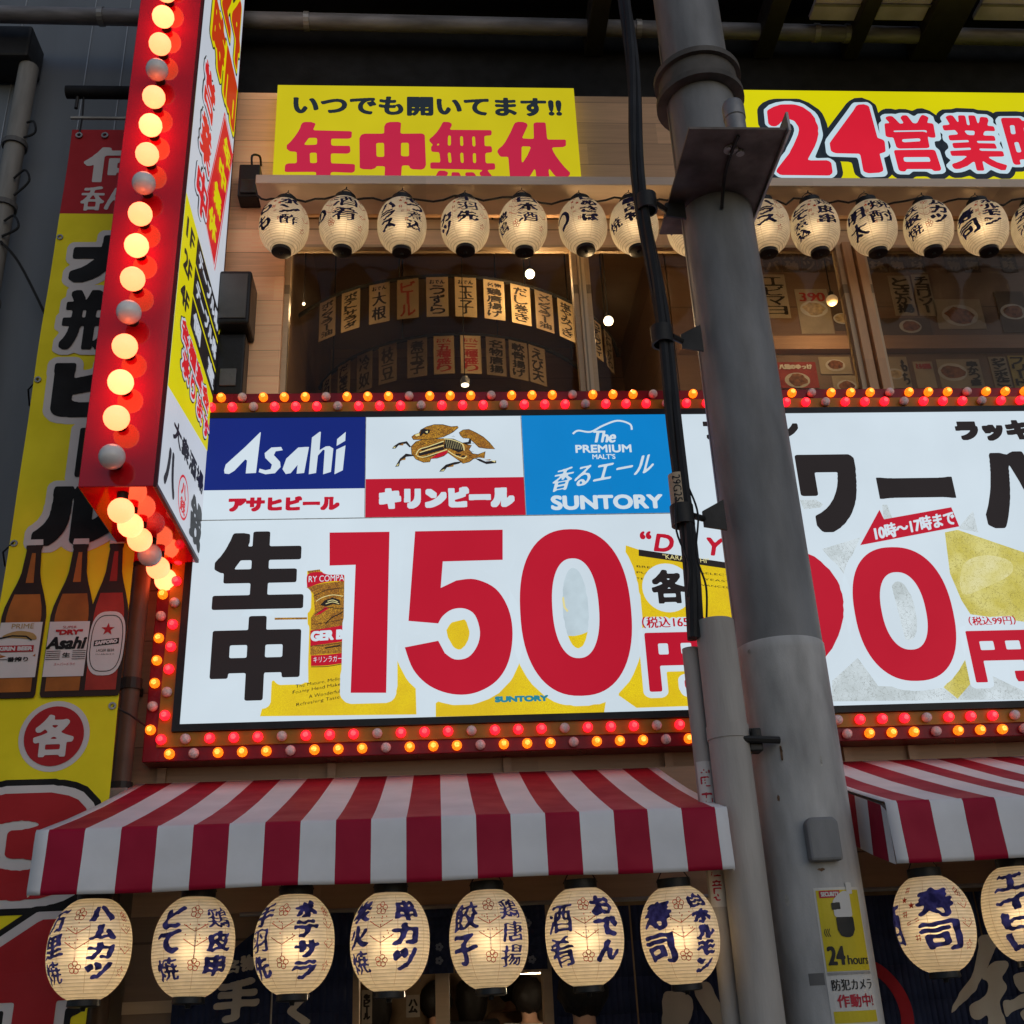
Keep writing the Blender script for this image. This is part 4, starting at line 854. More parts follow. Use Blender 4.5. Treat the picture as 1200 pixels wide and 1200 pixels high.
# ================================================================== STRIPED AWNINGS
A_R = mat('awning_red', (.36, .005, .032), rough=.6, var=.12, scale=5, bump=.28, bscale=9)
A_W = mat('awning_white', (.76, .75, .76), rough=.6, var=.08, scale=4, bump=.28, bscale=9)
def awning(X0, X1, nst, label, end_left):
    aw = thing('striped_awning', ((X0+X1)/2, 6.0, 2.1), label, 'awning', 'striped awnings over the shopfront')
    prof = [(6.0, 2.785), (5.65, 2.676), (5.3, 2.566), (4.95, 2.458), (4.64, 2.364), (4.608, 2.354), (4.600, 2.342), (4.598, 2.26), (4.592, 2.18), (4.588, 2.125), (4.592, 2.106)]
    es = .05; w = (X1-X0-2*es)/nst
    edges = [X0, X0+es]+[X0+es+w*(i+1) for i in range(nst)]+[X1]
    m = MB(); V = []; xs = []; mi = []
    for k in range(len(edges)-1):
        sub = 1 if edges[k+1]-edges[k] < .06 else 4
        for j in range(sub): xs.append(edges[k]+(edges[k+1]-edges[k])*j/sub); mi.append(1 if k % 2 == 0 else 0)
    xs.append(edges[-1]); rr = random.Random(int(X0*100))
    ph = [rr.uniform(0, 6) for _ in range(4)]
    P = []
    for i, (y, z) in enumerate(prof):
        tt = i/(len(prof)-1); row = []
        for x in xs:
            sag = -.011*math.sin(math.pi*min(1, i/4.5))*(1+.5*math.sin(x*9+ph[0])) if i < 5 else 0
            hang = .007*math.sin(x*7.3+ph[1])+.004*math.sin(x*17+ph[2]) if i >= 7 else .002*math.sin(x*11+ph[3])
            row.append((x, y-(hang*(i-6)/4 if i >= 7 else 0), z+sag+(.003*math.sin(x*6+ph[2]) if i >= 9 else 0)))
        P.append(row)
    n = len(xs)
    for i in range(len(prof)-1):
        for j in range(n-1):
            b = len(m.v); m.v += [P[i][j], P[i][j+1], P[i+1][j+1], P[i+1][j]]; m.f.append((b, b+1, b+2, b+3)); m.mi.append(mi[j])
    o = m.build('canvas', [A_R, A_W], aw, smooth=True, auto=False)
    me = o.data; bm = bmesh.new(); bm.from_mesh(me); bmesh.ops.remove_doubles(bm, verts=bm.verts, dist=1e-5); bmesh.ops.recalc_face_normals(bm, faces=bm.faces); bm.to_mesh(me); bm.free()
    thick(o, .003)
    for X, sgn in ((X0, -1), (X1, 1)):
        s_ = MB(); ys = [4.6]+[4.6+.05+.14*k for k in range(10)]+[6.0]; pf = lambda y: 2.352+(y-4.6)*(2.785-2.352)/1.4
        for k in range(len(ys)-1):
            y0, y1 = ys[k], ys[k+1]; s_.m = 1 if k % 2 == 0 else 0
            if y1 <= y0: continue
            bz = lambda y: pf(y)-.25
            bul = lambda y: sgn*.014*math.sin((y-4.6)/1.4*math.pi*3)
            z0_, z1_ = (pf(y0)-.02 if k == 0 else pf(y0)), pf(y1)
            s_.add([(X+bul(y0)*0, y0, z0_-.022), (X, y1, z1_-.022), (X+bul(y1), y1, bz(y1)), (X+bul(y0), y0, bz(y0))], [(0, 1, 2, 3)])
        thick(s_.build('side_valance', [A_R, A_W], aw), .003)
    f = MB().tube([(X0+.03, 4.63, 2.325), (X1-.03, 4.63, 2.325)], .016, 8)
    for x in (X0+.03, (X0+X1)/2, X1-.03): f.tube([(x, 6.0, 2.74), (x, 4.63, 2.325)], .014, 8).tube([(x, 6.0, 2.30), (x, 4.7, 2.318)], .012, 8)
    f.build('frame', GALV, aw, smooth=True); return aw
awning(-1.587, 1.178, 19, 'red and white striped awning whose whole front shows, between yellow banner and pole', False)
awning(1.845, 4.61, 19, 'red and white striped awning with a striped side flap, cut off past the pole', True)

# ================================================================== PAPER LANTERNS
def paper_mat():
    m = bpy.data.materials.new('lantern_paper'); m.use_nodes = True; t = m.node_tree; N, L = t.nodes, t.links; N.clear()
    out = N.new('ShaderNodeOutputMaterial'); tr = N.new('ShaderNodeBsdfTranslucent'); df = N.new('ShaderNodeBsdfDiffuse'); mx = N.new('ShaderNodeMixShader'); mx.inputs[0].default_value = .40
    rf = N.new('ShaderNodeBsdfRefraction'); rf.inputs['IOR'].default_value = 1.5; rf.inputs['Roughness'].default_value = .72; mx3 = N.new('ShaderNodeMixShader'); mx3.inputs[0].default_value = .10
    geo = N.new('ShaderNodeNewGeometry'); sep = N.new('ShaderNodeSeparateXYZ'); L.new(geo.outputs['Position'], sep.inputs[0])
    mu = N.new('ShaderNodeMath'); mu.operation = 'MULTIPLY'; mu.inputs[1].default_value = 2*math.pi/.0125; L.new(sep.outputs['Z'], mu.inputs[0])
    sn = N.new('ShaderNodeMath'); sn.operation = 'SINE'; L.new(mu.outputs[0], sn.inputs[0])
    mr = N.new('ShaderNodeMapRange'); mr.inputs['From Min'].default_value = .55; mr.inputs['From Max'].default_value = 1; mr.inputs['To Min'].default_value = 1; mr.inputs['To Max'].default_value = .62; L.new(sn.outputs[0], mr.inputs['Value'])
    no = N.new('ShaderNodeTexNoise'); no.inputs['Scale'].default_value = 26; no.inputs['Detail'].default_value = 6; L.new(geo.outputs['Position'], no.inputs['Vector'])
    m2 = N.new('ShaderNodeMapRange'); m2.inputs['From Min'].default_value = .3; m2.inputs['From Max'].default_value = .7; m2.inputs['To Min'].default_value = .88; m2.inputs['To Max'].default_value = 1.05; L.new(no.outputs['Fac'], m2.inputs['Value'])
    pr = N.new('ShaderNodeMath'); pr.operation = 'MULTIPLY'; L.new(mr.outputs[0], pr.inputs[0]); L.new(m2.outputs[0], pr.inputs[1])
    sc = N.new('ShaderNodeVectorMath'); sc.operation = 'SCALE'; sc.inputs[0].default_value = (.84, .81, .73); L.new(pr.outputs[0], sc.inputs['Scale'])
    bp = N.new('ShaderNodeBump'); bp.inputs['Strength'].default_value = .5; bp.inputs['Distance'].default_value = .003; L.new(sn.outputs[0], bp.inputs['Height'])
    for s_ in (tr, df): L.new(sc.outputs[0], s_.inputs['Color']); L.new(bp.outputs[0], s_.inputs['Normal'])
    L.new(df.outputs[0], mx.inputs[1]); L.new(tr.outputs[0], mx.inputs[2]); L.new(mx.outputs[0], mx3.inputs[1]); L.new(sc.outputs[0], rf.inputs['Color']); L.new(rf.outputs[0], mx3.inputs[2]); L.new(mx3.outputs[0], out.inputs[0]); return m
def ink_mat(name, c, k):
    m = bpy.data.materials.new(name); m.use_nodes = True; t = m.node_tree; N, L = t.nodes, t.links; N.clear()
    out = N.new('ShaderNodeOutputMaterial'); tr = N.new('ShaderNodeBsdfTranslucent'); df = N.new('ShaderNodeBsdfDiffuse'); mx = N.new('ShaderNodeMixShader'); mx.inputs[0].default_value = .6
    no = N.new('ShaderNodeTexNoise'); no.inputs['Scale'].default_value = 30; geo = N.new('ShaderNodeNewGeometry'); L.new(geo.outputs['Position'], no.inputs['Vector'])
    mr = N.new('ShaderNodeMapRange'); mr.inputs['From Min'].default_value = .35; mr.inputs['From Max'].default_value = .7; mr.inputs['To Min'].default_value = .5; mr.inputs['To Max'].default_value = 1.8; L.new(no.outputs['Fac'], mr.inputs['Value'])
    sc = N.new('ShaderNodeVectorMath'); sc.operation = 'SCALE'; sc.inputs[0].default_value = k; L.new(mr.outputs[0], sc.inputs['Scale'])
    tr.inputs['Color'].default_value = (*k, 1); df.inputs['Color'].default_value = (*c, 1); L.new(sc.outputs[0], tr.inputs['Color'])
    L.new(df.outputs[0], mx.inputs[1]); L.new(tr.outputs[0], mx.inputs[2]); L.new(mx.outputs[0], out.inputs[0]); return m
PAPER = paper_mat(); INK = ink_mat('lantern_ink', (.010, .013, .06), (.07, .09, .55)); INK2 = ink_mat('lantern_black_ink', (.008, .010, .030), (.03, .036, .16)); INKR = ink_mat('lantern_red_ink', (.20, .02, .015), (.5, .07, .04))
LR, LH = .158, .184
lprof = lambda v: LR*math.sqrt(max(.02, 1-(abs(v)/.197)**2.25))
lan_proto = {}
def lantern(X, Y, Z, label, texts, orn, group, ink=INK, power=4.0, lower=True, seed=0):
    r_ = random.Random(seed); ln = thing('paper_lantern', (X, Y, Z), label, 'paper lantern', group)
    if not lan_proto:
        pr = [(lprof(-LH+2*LH*i/28), -LH+2*LH*i/28) for i in range(29)]
        lan_proto['paper'] = [('paper_shade', MB().lathe(pr, (0, 0, 0), 40, closed=False), PAPER, True), ('collar', MB().lathe([(.052, LH-.002), (.068, LH-.004), (.068, LH+.032), (.052, LH+.032), (.052, LH-.002)], (0, 0, 0), 28, closed=False), BLACKP, True),
            ('base_cap', MB().lathe([(.060, -LH+.003), (.062, -LH-.022), (.055, -LH-.026), (.0, -LH-.026)], (0, 0, 0), 28, closed=False).lathe([(.009, -LH-.040), (.012, -LH-.025)], (0, 0, 0), 10), BLACKP, True)]
    for i, e in enumerate(lan_proto['paper']):
        if len(e) == 4:
            o = e[1].build(e[0], e[2], ln, smooth=e[3], origin=(0, 0, 0)); o.location = (0, 0, 0); lan_proto['paper'][i] = (e[0], o)
        else:
            o = e[1].copy(); C.objects.link(o); o.parent = ln; o.location = (0, 0, 0)
    hk = MB(); top = .33 if lower else .30
    for s_ in (-1, 1): hk.tube(cr([(X+s_*.07, Y, Z+LH+.02), (X+s_*.035, Y, Z+LH+.075), (X, Y, Z+LH+.10)], 4), .0025, 5)
    hk.tube([(X, Y, Z+LH+.10), (X+.004, Y, Z+top)], .0035, 6); hk.build('hook_wire', DARKM, ln)
    pc = math.atan2(-X, Y)
    def pl(u, v, o):
        ph = u/LR; v = v*.915; vv = max(-LH, min(LH, v)); rr = lprof(vv)+o; return (X+rr*math.sin(ph), Y-rr*math.cos(ph), Z+vv)
    tms = []
    for k, (s, sx, w, v1, v0) in enumerate(texts):
        u = (math.asin(max(-1, min(1, sx)))+pc)*LR
        hc = (v1-v0)/len(s); tm = MB(); tms.append(tm)
        for q_, ch in enumerate(s):
            kana = ord(ch) < 0x3100; dense = ch in '鶏焼唐煮酢餃鉄羽揚肴酒酎'
            jx, jw = r_.uniform(-.006, .006), w*(1.12 if lower else 1.2)*r_.uniform(.94, 1.06); zt = v1-q_*hc-hc*.05; zb = v1-(q_+1)*hc+hc*.05
            tm.text(ch, (u-jw/2+jx, zb, u+jw/2+jx, zt), pl, .0018, grid=True, res=34, bold=(.0076 if kana else (.0030 if dense else .0056))*(1 if lower else .82), flat=.65, slant=.6, warp=.0022, seed=seed+k+q_, shear=-.08, slope=.10)
    for tm in tms: tm.build('lettering', ink, ln, fixn=False)
    om = MB()
    for sx, kind in orn:
        u = (math.asin(max(-1, min(1, sx)))+pc)*LR; W_ = .0032
        def flower(cu, cv, r):
            for p in range(5):
                a = 2*math.pi*p/5+r_.uniform(0, .3); lp_ = [(cu+r*.62*math.cos(a)+r*.42*math.cos(b), cv+r*.62*math.sin(a)+r*.42*math.sin(b)) for b in np.linspace(0, 2*math.pi, 9)]; om.ribbon(lp_, W_, pl, .0016)
        def branch(cu, cv, w, h):
            om.ribbon([(cu-w, cv+h), (cu-w*.4, cv+h*.35), (cu, cv), (cu+w*.5, cv+h*.5), (cu+w*1.1, cv+h*1.1)], W_, pl, .0016)
            for _ in range(6): a, b = cu+r_.uniform(-w, w), cv+r_.uniform(.1, 1.2)*h+.012; om.ribbon([(a-.002, b), (a+.002, b+.001)], .005, pl, .0016)
        def star(cu, cv, r, fillit=False):
            P = [(cu+r*(1 if k % 2 == 0 else .42)*math.sin(math.pi*k/5), cv+r*(1 if k % 2 == 0 else .42)*math.cos(math.pi*k/5)) for k in range(11)]
            if fillit: om.add([pl(cu, cv, .0017)]+[pl(a, b, .0017) for a, b in P[:10]], [(0, 1+k, 1+(k+1) % 10) for k in range(10)])
            else: om.ribbon(P, W_, pl, .0016)
        if kind == 'tree':
            flower(u, .125, .026); branch(u, .045, .045, .028); branch(u+.004, -.015, .045, .03); flower(u+.006, -.085, .024); om.ribbon([(u+.002, .06), (u+.004, -.06)], W_, pl, .0016)
        elif kind == 'stars':
            star(u-.01, .10, .016, True); star(u+.025, .075, .016, True)
            for du, dv in ((.0, .14), (-.01, .04), (.03, -.06)):
                for t in (-.006, .006): om.ribbon([(u+du-.012, dv+t), (u+du+.012, dv+t+.004)], W_, pl, .0016); om.ribbon([(u+du+t, dv-.013), (u+du+t+.003, dv+.013)], W_, pl, .0016)
            om.ribbon([(u-.005, -.005), (u+.05, .012), (u+.048, .022), (u-.004, .004), (u-.005, -.005)], W_, pl, .0016)
        elif kind == 'sprig':
            flower(u, .12, .02); branch(u, .05, .03, .022); branch(u, -.03, .03, .022); star(u, -.10, .022)
    om.build('red_drawing', INKR, ln, fixn=False)
    sm_ = MB()
    for k in range(8):
        ph = 2*math.pi*(k+.3)/8
        sm_.ribbon([(ph*LR, v) for v in np.linspace(-LH, LH, 15)], .0016, lambda u, v, o: (X+(lprof(v)+o)*math.sin(u/LR), Y-(lprof(v)+o)*math.cos(u/LR), Z+v), .0012)
    sm_.build('seam', mat('paper_seam', (.45, .33, .2), rough=.8), ln, fixn=False)
    g_ = MB().ball((X, Y, Z+.035), .022, 12).build('bulb', mat('lantern_bulb', (.8, .7, .5), rough=.3, bump=0, emit=(1, .75, .4), es=2.0), ln, smooth=True, auto=False)
    g_.visible_shadow = True
    ln.rotation_euler = (rad(r_.uniform(-3, 3)), rad(r_.uniform(-2.5, 2.5)), 0)
    lamp('lantern_light', (X, Y-.0, Z-.012), power*r_.uniform(.86, 1.12), (1.0, .68, .35), ln, .045)
    return ln
GL_ = 'row of paper lanterns under the awnings'
low = [
    (-1.375, 1.916, 'ハムカツ', [('ハムカツ', .26, .095, .165, -.135), ('万里焼', -.86, .10, .15, -.15)], [(-.35, 'tree'), (.82, 'sprig')], 'glowing lantern lettered ハムカツ in blue, hanging beside the yellow banner'),
    (-.974, 1.909, '', [('鶏皮串', .62, .10, .15, -.13), ('どて焼', -.62, .095, .155, -.15)], [(0, 'tree')], 'glowing lantern lettered どて焼 and 鶏皮串 in blue beneath the striped awning'),
    (-.582, 1.903, '', [('ポテサラ', .28, .095, .165, -.155), ('手羽先', -.85, .10, .16, -.15)], [(-.32, 'tree'), (.83, 'sprig')], 'glowing lantern lettered ポテサラ in blue, before the 手 noren'),
    (-.205, 1.898, '', [('串カツ', .42, .10, .165, -.13), ('炭火焼', -.80, .10, .165, -.14)], [(-.25, 'tree')], 'glowing lantern lettered 炭火焼 and 串カツ in blue beneath the striped awning'),
    (.189, 1.892, '', [('鶏唐揚', .60, .10, .155, -.13), ('餃子', -.60, .11, .15, -.12)], [(.02, 'tree')], 'glowing lantern lettered 餃子 and 鶏唐揚 in blue, before the blossom noren'),
    (.574, 1.887, '', [('おでん', .58, .10, .165, -.11), ('酒肴', -.60, .11, .14, -.13)], [(.03, 'tree')], 'glowing lantern lettered 酒肴 and おでん in blue beneath the striped awning'),
    (.963, 1.878, '', [('白ホルモン', .64, .085, .165, -.16), ('寿司', -.56, .12, .15, -.12)], [(.06, 'tree')], 'glowing lantern lettered 寿司 and 白ホルモン in blue, beside the thick conduit'),
    (2.023, 1.879, '', [('寿司', .12, .15, .15, -.13), ('酒', -.97, .10, .1, -.1)], [(-.62, 'stars'), (.80, 'sprig')], 'glowing lantern with large 寿司 and red stars, beside the security notice'),
    (2.407, 1.905, '', [('エイヒレ', -.15, .13, .165, -.16), ('串', .85, .10, .12, -.1)], [(.5, 'tree')], 'glowing lantern lettered エイヒレ before the big white 銭 of the noren'),
    (2.80, 1.90, '', [('焼酎', 0, .13, .15, -.13)], [(-.5, 'tree')], 'lantern lettered 焼酎 farthest right under the right awning'),
]
for i, (x, z, _, tx, orn, lab) in enumerate(low): lantern(x, 4.75, z, lab, tx, orn, GL_, INK, 1.05, True, i*7+1)
GU_ = 'row of paper lanterns under the wooden ledge'
upt = [(-.933, 6.241, [('ポン酢', .18, .11, .15, -.10), ('もも', -.82, .11, .12, -.12)], [(-.4, 'stars'), (.8, 'sprig')], 'ledge lantern lettered ポン酢, nearest the red box sign'),
    (-.555, 6.256, [('酒肴', .05, .14, .15, -.08), ('の', -.9, .1, .05, -.06)], [(-.55, 'tree'), (.72, 'sprig')], 'ledge lantern lettered 酒肴 beneath the yellow sign'),
    (-.184, 6.25, [('もつ煮込', .55, .10, .16, -.12), ('ハラス', -.6, .10, .1, -.12)], [(0, 'stars')], 'ledge lantern lettered もつ煮込 and ハラス'),
    (.222, 6.251, [('手羽先', .12, .12, .17, -.09), ('カツ', -.8, .10, .02, -.14)], [(-.4, 'stars'), (.75, 'sprig')], 'ledge lantern lettered 手羽先 below the yellow sign 年中無休'),
    (.598, 6.252, [('日本酒', .22, .12, .17, -.08), ('地鶏', -.85, .10, .05, -.12)], [(-.3, 'tree'), (.8, 'sprig')], 'ledge lantern lettered 日本酒 above the bright interior bulb'),
    (.988, 6.254, [('しめさば', .35, .10, .17, -.09), ('つ', -.8, .10, .05, -.1)], [(-.3, 'stars')], 'ledge lantern lettered しめさば above the pale window post'),
    (1.325, 6.255, [('一品物', .1, .12, .16, -.08), ('焼', -.8, .10, .0, -.1)], [(.7, 'sprig')], 'ledge lantern lettered 一品物 half behind the black cable'),
    (1.70, 6.24, [('串', .2, .12, .12, -.02), ('うに', -.7, .10, .12, -.1)], [(.7, 'sprig')], 'ledge lantern mostly hidden behind the utility pole'),
    (2.198, 6.244, [('ハラス', .1, .11, .14, -.08), ('酒', -.8, .10, .05, -.1)], [(.65, 'sprig')], 'ledge lantern lettered ハラス partly covered by the pole'),
    (2.531, 6.245, [('鶏皮串', .55, .11, .16, -.08), ('どて煮込', -.55, .10, .12, -.14)], [(0, 'stars')], 'ledge lantern lettered 鶏皮串 and どて煮込'),
    (2.918, 6.246, [('焼酎', .5, .13, .15, -.07), ('明太', -.6, .12, .10, -.14)], [(0, 'stars')], 'ledge lantern lettered 焼酎 above the wide wooden post'),
    (3.302, 6.247, [('ムカツ', .55, .10, .15, -.09), ('鉄板焼', -.6, .11, .13, -.14)], [(.05, 'tree')], 'ledge lantern lettered 鉄板焼 and ムカツ'),
    (3.678, 6.248, [('ホルモン', .5, .10, .16, -.10), ('寿司', -.6, .13, .10, -.13)], [(0, 'stars')], 'ledge lantern lettered ホルモン and 寿司'),
    (4.048, 6.242, [('日本酒', -.3, .12, .15, -.1)], [(.4, 'sprig')], 'ledge lantern cut off by the edge of the picture, end of the row')]
for i, (x, z, tx, orn, lab) in enumerate(upt): lantern(x, 5.8, z, lab, tx, orn, GU_, INK2, .80, False, i*5+3)
st_ = thing('string_cable', (1.5, 5.8, 6.5), 'thin black cable sagging between the lanterns under the ledge', 'cable')
pts = []; xs_ = [-1.12]+[u[0] for u in upt]+[4.5]
for i in range(len(xs_)-1):
    x0, x1 = xs_[i], xs_[i+1]; rr = random.Random(i)
    for k in range(6): t = k/6; pts.append((x0+(x1-x0)*t, 5.8+.01*math.sin(k), 6.50-(.02+.05*rr.random())*math.sin(math.pi*t)))
pts.append((4.5, 5.8, 6.50))
MB().tube(pts, .007, 6).build('cable', RUBBER, st_, smooth=True)
hk = MB()
for x in xs_[1:-1]:
    hk.tube(cr([(x-.02, 5.8, 6.50), (x, 5.8, 6.535), (x+.02, 5.8, 6.50)], 4), .005, 5); hk.tube([(x, 5.8, 6.53), (x, 5.8, 6.585)], .004, 5)
hk.build('hook', DARKM, st_)

# ================================================================== UTILITY POLE
PX, PY, PR = 1.590, 4.9, .201
PP = lambda x, y, z: (x, y, z)
up_ = thing('utility_pole', (PX, PY, .12), 'thick grey steel utility pole standing between the two striped awnings', 'utility pole')
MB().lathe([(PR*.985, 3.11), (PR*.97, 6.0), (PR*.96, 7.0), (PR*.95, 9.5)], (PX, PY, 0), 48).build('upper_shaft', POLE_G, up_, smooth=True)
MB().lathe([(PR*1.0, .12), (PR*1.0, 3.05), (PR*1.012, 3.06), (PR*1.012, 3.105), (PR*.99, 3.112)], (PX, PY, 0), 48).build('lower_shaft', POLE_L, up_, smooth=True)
zc_ = at(812, 78, 4.7)[2]
MB().lathe([(PR*.98, zc_-.10), (PR*1.27, zc_-.098), (PR*1.27, zc_-.06), (PR*1.14, zc_-.058), (PR*1.14, zc_+.07), (PR*1.27, zc_+.072), (PR*1.27, zc_+.11), (PR*1.0, zc_+.112)], (PX, PY, 0), 40, closed=False).build('collar', mat('collar_brown', (.10, .09, .08), rough=.6, var=.3), up_, smooth=True)
pl_ = MB().box(1.30, 1.80, 4.24, 5.075, 5.62, 5.636).build('sign_plate', RUST, up_, bevel=.002)
MB().box(1.802, 1.816, 4.22, 5.08, 5.60, 5.72).build('flange', GALV, pl_, bevel=.002)
bo = MB()
for x, y in ((1.53, 4.36), (1.57, 4.37), (1.55, 4.40)): bo.lathe([(.011, -.016), (.011, .0)], (x, y, 5.619), 8)
bo.lathe([(.036, -.006), (.036, 0)], (1.545, 4.38, 5.6195), 14).lathe([(.022, -.014), (.022, 0)], (1.60, 4.40, 5.6195), 10)
bo.build('bolt', GALV, pl_); MB().tube(cr([(1.56, 4.28, 5.612), (1.55, 4.45, 5.607), (1.56, 4.6, 5.60), (1.56, 4.7, 5.5)], 5), .01, 6).build('cable', RUBBER, pl_, smooth=True)
p_ = at(864, 148, 4.30); sn_ = MB().lathe([(.052, 0), (.052, .12), (.057, .125), (.057, .20), (.05, .225), (.0, .23)], (p_[0], 4.32, 5.637), 24, closed=False).build('sensor', GALV, up_, smooth=True)
def clampband(z, r, h=.05, m=DARKM): return MB().lathe([(r, -h/2), (r+.008, -h/2), (r+.008, h/2), (r, h/2)], (PX, PY, z), 40, closed=False).build('clamp_band', m, up_, smooth=True)
# cable brackets
CX, CY = 1.165, 4.74
for z in (at(835, 605, 4.75)[2], at(820, 395, 4.75)[2], at(775, 240, 4.75)[2]):
    br = MB().prism([(PX-.20, -.05), (PX-.31, -.03), (PX-.31, .05), (PX-.20, .11)], lambda u, v, o: (u, 4.80+o, z+v), 0, .012).build('bracket', DARKM, up_)
    m = MB().tube([(PX-.31, 4.80, z+.01), (CX+.05, CY, z)], .016, 8); m.lathe([(.045, -.05), (.056, -.05), (.056, .05), (.045, .05)], (CX, CY, z), 18, closed=False); m.build('cable_clamp', DARKM, br, smooth=True)
z = at(885, 868, 4.75)[2]
br = MB().box(1.34, 1.40, 4.72, 4.80, z-.05, z+.05).build('bracket', DARKM, up_, bevel=.006); MB().tube([(1.30, 4.70, z), (1.47, 4.705, z-.01)], .016, 8).build('bolt', DARKM, br, smooth=True)
MB().lathe([(.012, -.02), (.012, .02)], (1.36, 4.70, z+.02), 8).build('nut', DARKM, br)
phb = math.atan2(-PX, PY)
PPL = lambda u, v, o: (PX+(PR+o)*math.sin(u/PR), PY-(PR+o)*math.cos(u/PR), v)
def upole(sx): return (math.asin(sx)+phb)*PR
jb0 = at(968, 985, 4.7)
um = upole(.28); jm = MB()
jm.prism([(um-.068, jb0[2]-.085), (um+.068, jb0[2]-.085), (um+.068, jb0[2]+.07), (um+.05, jb0[2]+.09), (um-.05, jb0[2]+.09), (um-.068, jb0[2]+.07)], lambda u, v, o: (PPL(um, v, 0)[0]+(u-um)*math.cos(um/PR)+o*math.sin(um/PR), PPL(um, v, 0)[1]+(u-um)*math.sin(um/PR)-o*math.cos(um/PR), v), -.008, .055)
jm.build('junction_box', POLE_G, up_, bevel=.012)
# security notice wrapped on the pole
S_Y = mat('sticker_yellow', (.60, .47, .02), rough=.45, var=.08); S_W = mat('sticker_white', (.60, .58, .55), rough=.45, var=.06); S_K = mat('sticker_black', (.02, .02, .02), rough=.4); S_R = mat('sticker_red', (.42, .02, .04), rough=.4); S_G = mat('sticker_grey', (.30, .29, .28), rough=.4)
u0, u1 = upole(-.02), upole(.86); vt = at(985, 1040, 4.72)[2]; vb = 1.27
def strip(u0, u1, v0, v1, o, m): 
    k = MB()
    for i in range(10): a, b = u0+(u1-u0)*i/10, u0+(u1-u0)*(i+1)/10; k.add([PPL(a, v0, o), PPL(b, v0, o), PPL(b, v1, o), PPL(a, v1, o)], [(0, 1, 2, 3)])
    return k
wS = u1-u0; zs = lambda y: at(990, y, 4.72)[2]
nt_ = strip(u0, u1, vb, vt, .0015, S_W).build('security_notice', S_W, up_)
strip(u0+.008, u1-.008, zs(1138), vt-.010, .003, S_Y).build('panel', S_Y, nt_); strip(u0+.010, u1-.010, zs(1199), zs(1185), .003, S_Y).build('panel', S_Y, nt_)
g1 = MB(); g1.v = strip(u0+.008, u1-.008, zs(1142), zs(1139), .0045, S_K).v; g1.f = strip(0, 1, 0, 1, 0, S_K).f; g1.mi = [0]*len(g1.f); g1.build('stripe', S_G, nt_)
sr = strip(u0+.02, u0+.105, vt-.04, vt-.012, .0045, S_R).build('panel', S_R, nt_)
um_ = (u0+u1)/2
def gpoly(m, o, P): m.text([P], bbox([P]), PPL, o, grid=True, res=20)
kk = Words(); kk.text('24', (u0+.018, zs(1131), u0+.088, zs(1108)), PPL, .0048, bold=.0028, e=6, grid=True, res=40); kk.text('hours', (u0+.096, zs(1131), u1-.012, zs(1119)), PPL, .0048, bold=.001, grid=True, res=34); kk.text('防犯カメラ', (u0+.018, zs(1161), u1-.012, zs(1147)), PPL, .0035, bold=.0008, grid=True, res=40)
cyc = zs(1074); gpoly(kk, .0052, [(um_-.035, cyc-.0), (um_+.045, cyc-.0), (um_+.045, cyc-.05), (um_+.03, cyc-.075), (um_+.005, cyc-.082), (um_-.02, cyc-.075), (um_-.035, cyc-.05)])
gpoly(kk, .0062, [(um_-.045, cyc+.025), (um_-.008, cyc+.028), (um_-.008, cyc+.055), (um_-.045, cyc+.052)])
for k in range(3): kk.ribbon(cr([(u0+.025+.008*k, cyc-.045), (u0+.020+.008*k, cyc-.06), (u0+.026+.008*k, cyc-.075)], 4), .003, PPL, .0048)
kk.build('lettering', S_K, nt_)
gg = Words(); gpoly(gg, .0056, [(um_-.04, cyc), (um_+.045, cyc), (um_+.045, cyc+.09), (um_+.02, cyc+.10), (um_-.015, cyc+.085), (um_-.04, cyc+.06)]); gpoly(gg, .0050, [(um_+.03, cyc+.085), (um_+.06, cyc+.085), (um_+.06, cyc+.13), (um_+.03, cyc+.13)]); gg.build('camera_picture', S_W, nt_)
MB().text('SECURITY', (u0+.026, vt-.035, u0+.1, vt-.017), PPL, .0058, bold=.001, grid=True, res=18).build('lettering', S_W, nt_)
MB().text('作動中!', (u0+.03, zs(1181), u1-.02, zs(1165)), PPL, .0035, bold=.0015, grid=True, res=40).build('lettering', S_R, nt_)
# stains on shaft: tape remnants
strip(upole(-.35), upole(-.05), zs(1150)-.01, zs(1139), .001, S_G).build('tape_remnant', mat('tape_dark', (.16, .155, .15), rough=.7), up_)

RES1, RES2 = mat('glue_residue', (.46, .44, .40), rough=.8, var=.4, scale=40), mat('rust_stain', (.17, .10, .06), rough=.85, var=.5, scale=30)
for sx0, sx1, y0, y1, m_ in ((-.62, -.52, 1062, 1040, RES1), (.10, .30, 1021, 1016, RES2), (-.5, -.42, 936, 926, RES2), (.5, .56, 903, 880, RES1), (-.30, -.22, 893, 868, RES2), (-.7, -.6, 760, 752, RES1)):
    a0, a1 = upole(sx0), upole(sx1); zb_0, zb_1 = zs(y0), zs(y1); P = [(a0+(a1-a0)*(.5+.5*(.75+.25*math.sin(k*2.7+sx0*30))*math.cos(2*math.pi*k/18)), zb_0+(zb_1-zb_0)*(.5+.5*(.75+.25*math.cos(k*1.9+sx1*20))*math.sin(2*math.pi*k/18))) for k in range(18)]
    rm = MB(); rm.text([P], bbox([P]), PPL, .006 if y0 < 900 else .0008, grid=True, res=24)
    if rm.v: rm.build('residue', m_, up_)
strip(upole(-.98), upole(-.95)+.004, 3.2, 6.9, -.002, POLE_G).build('weld_seam', POLE_G, up_)

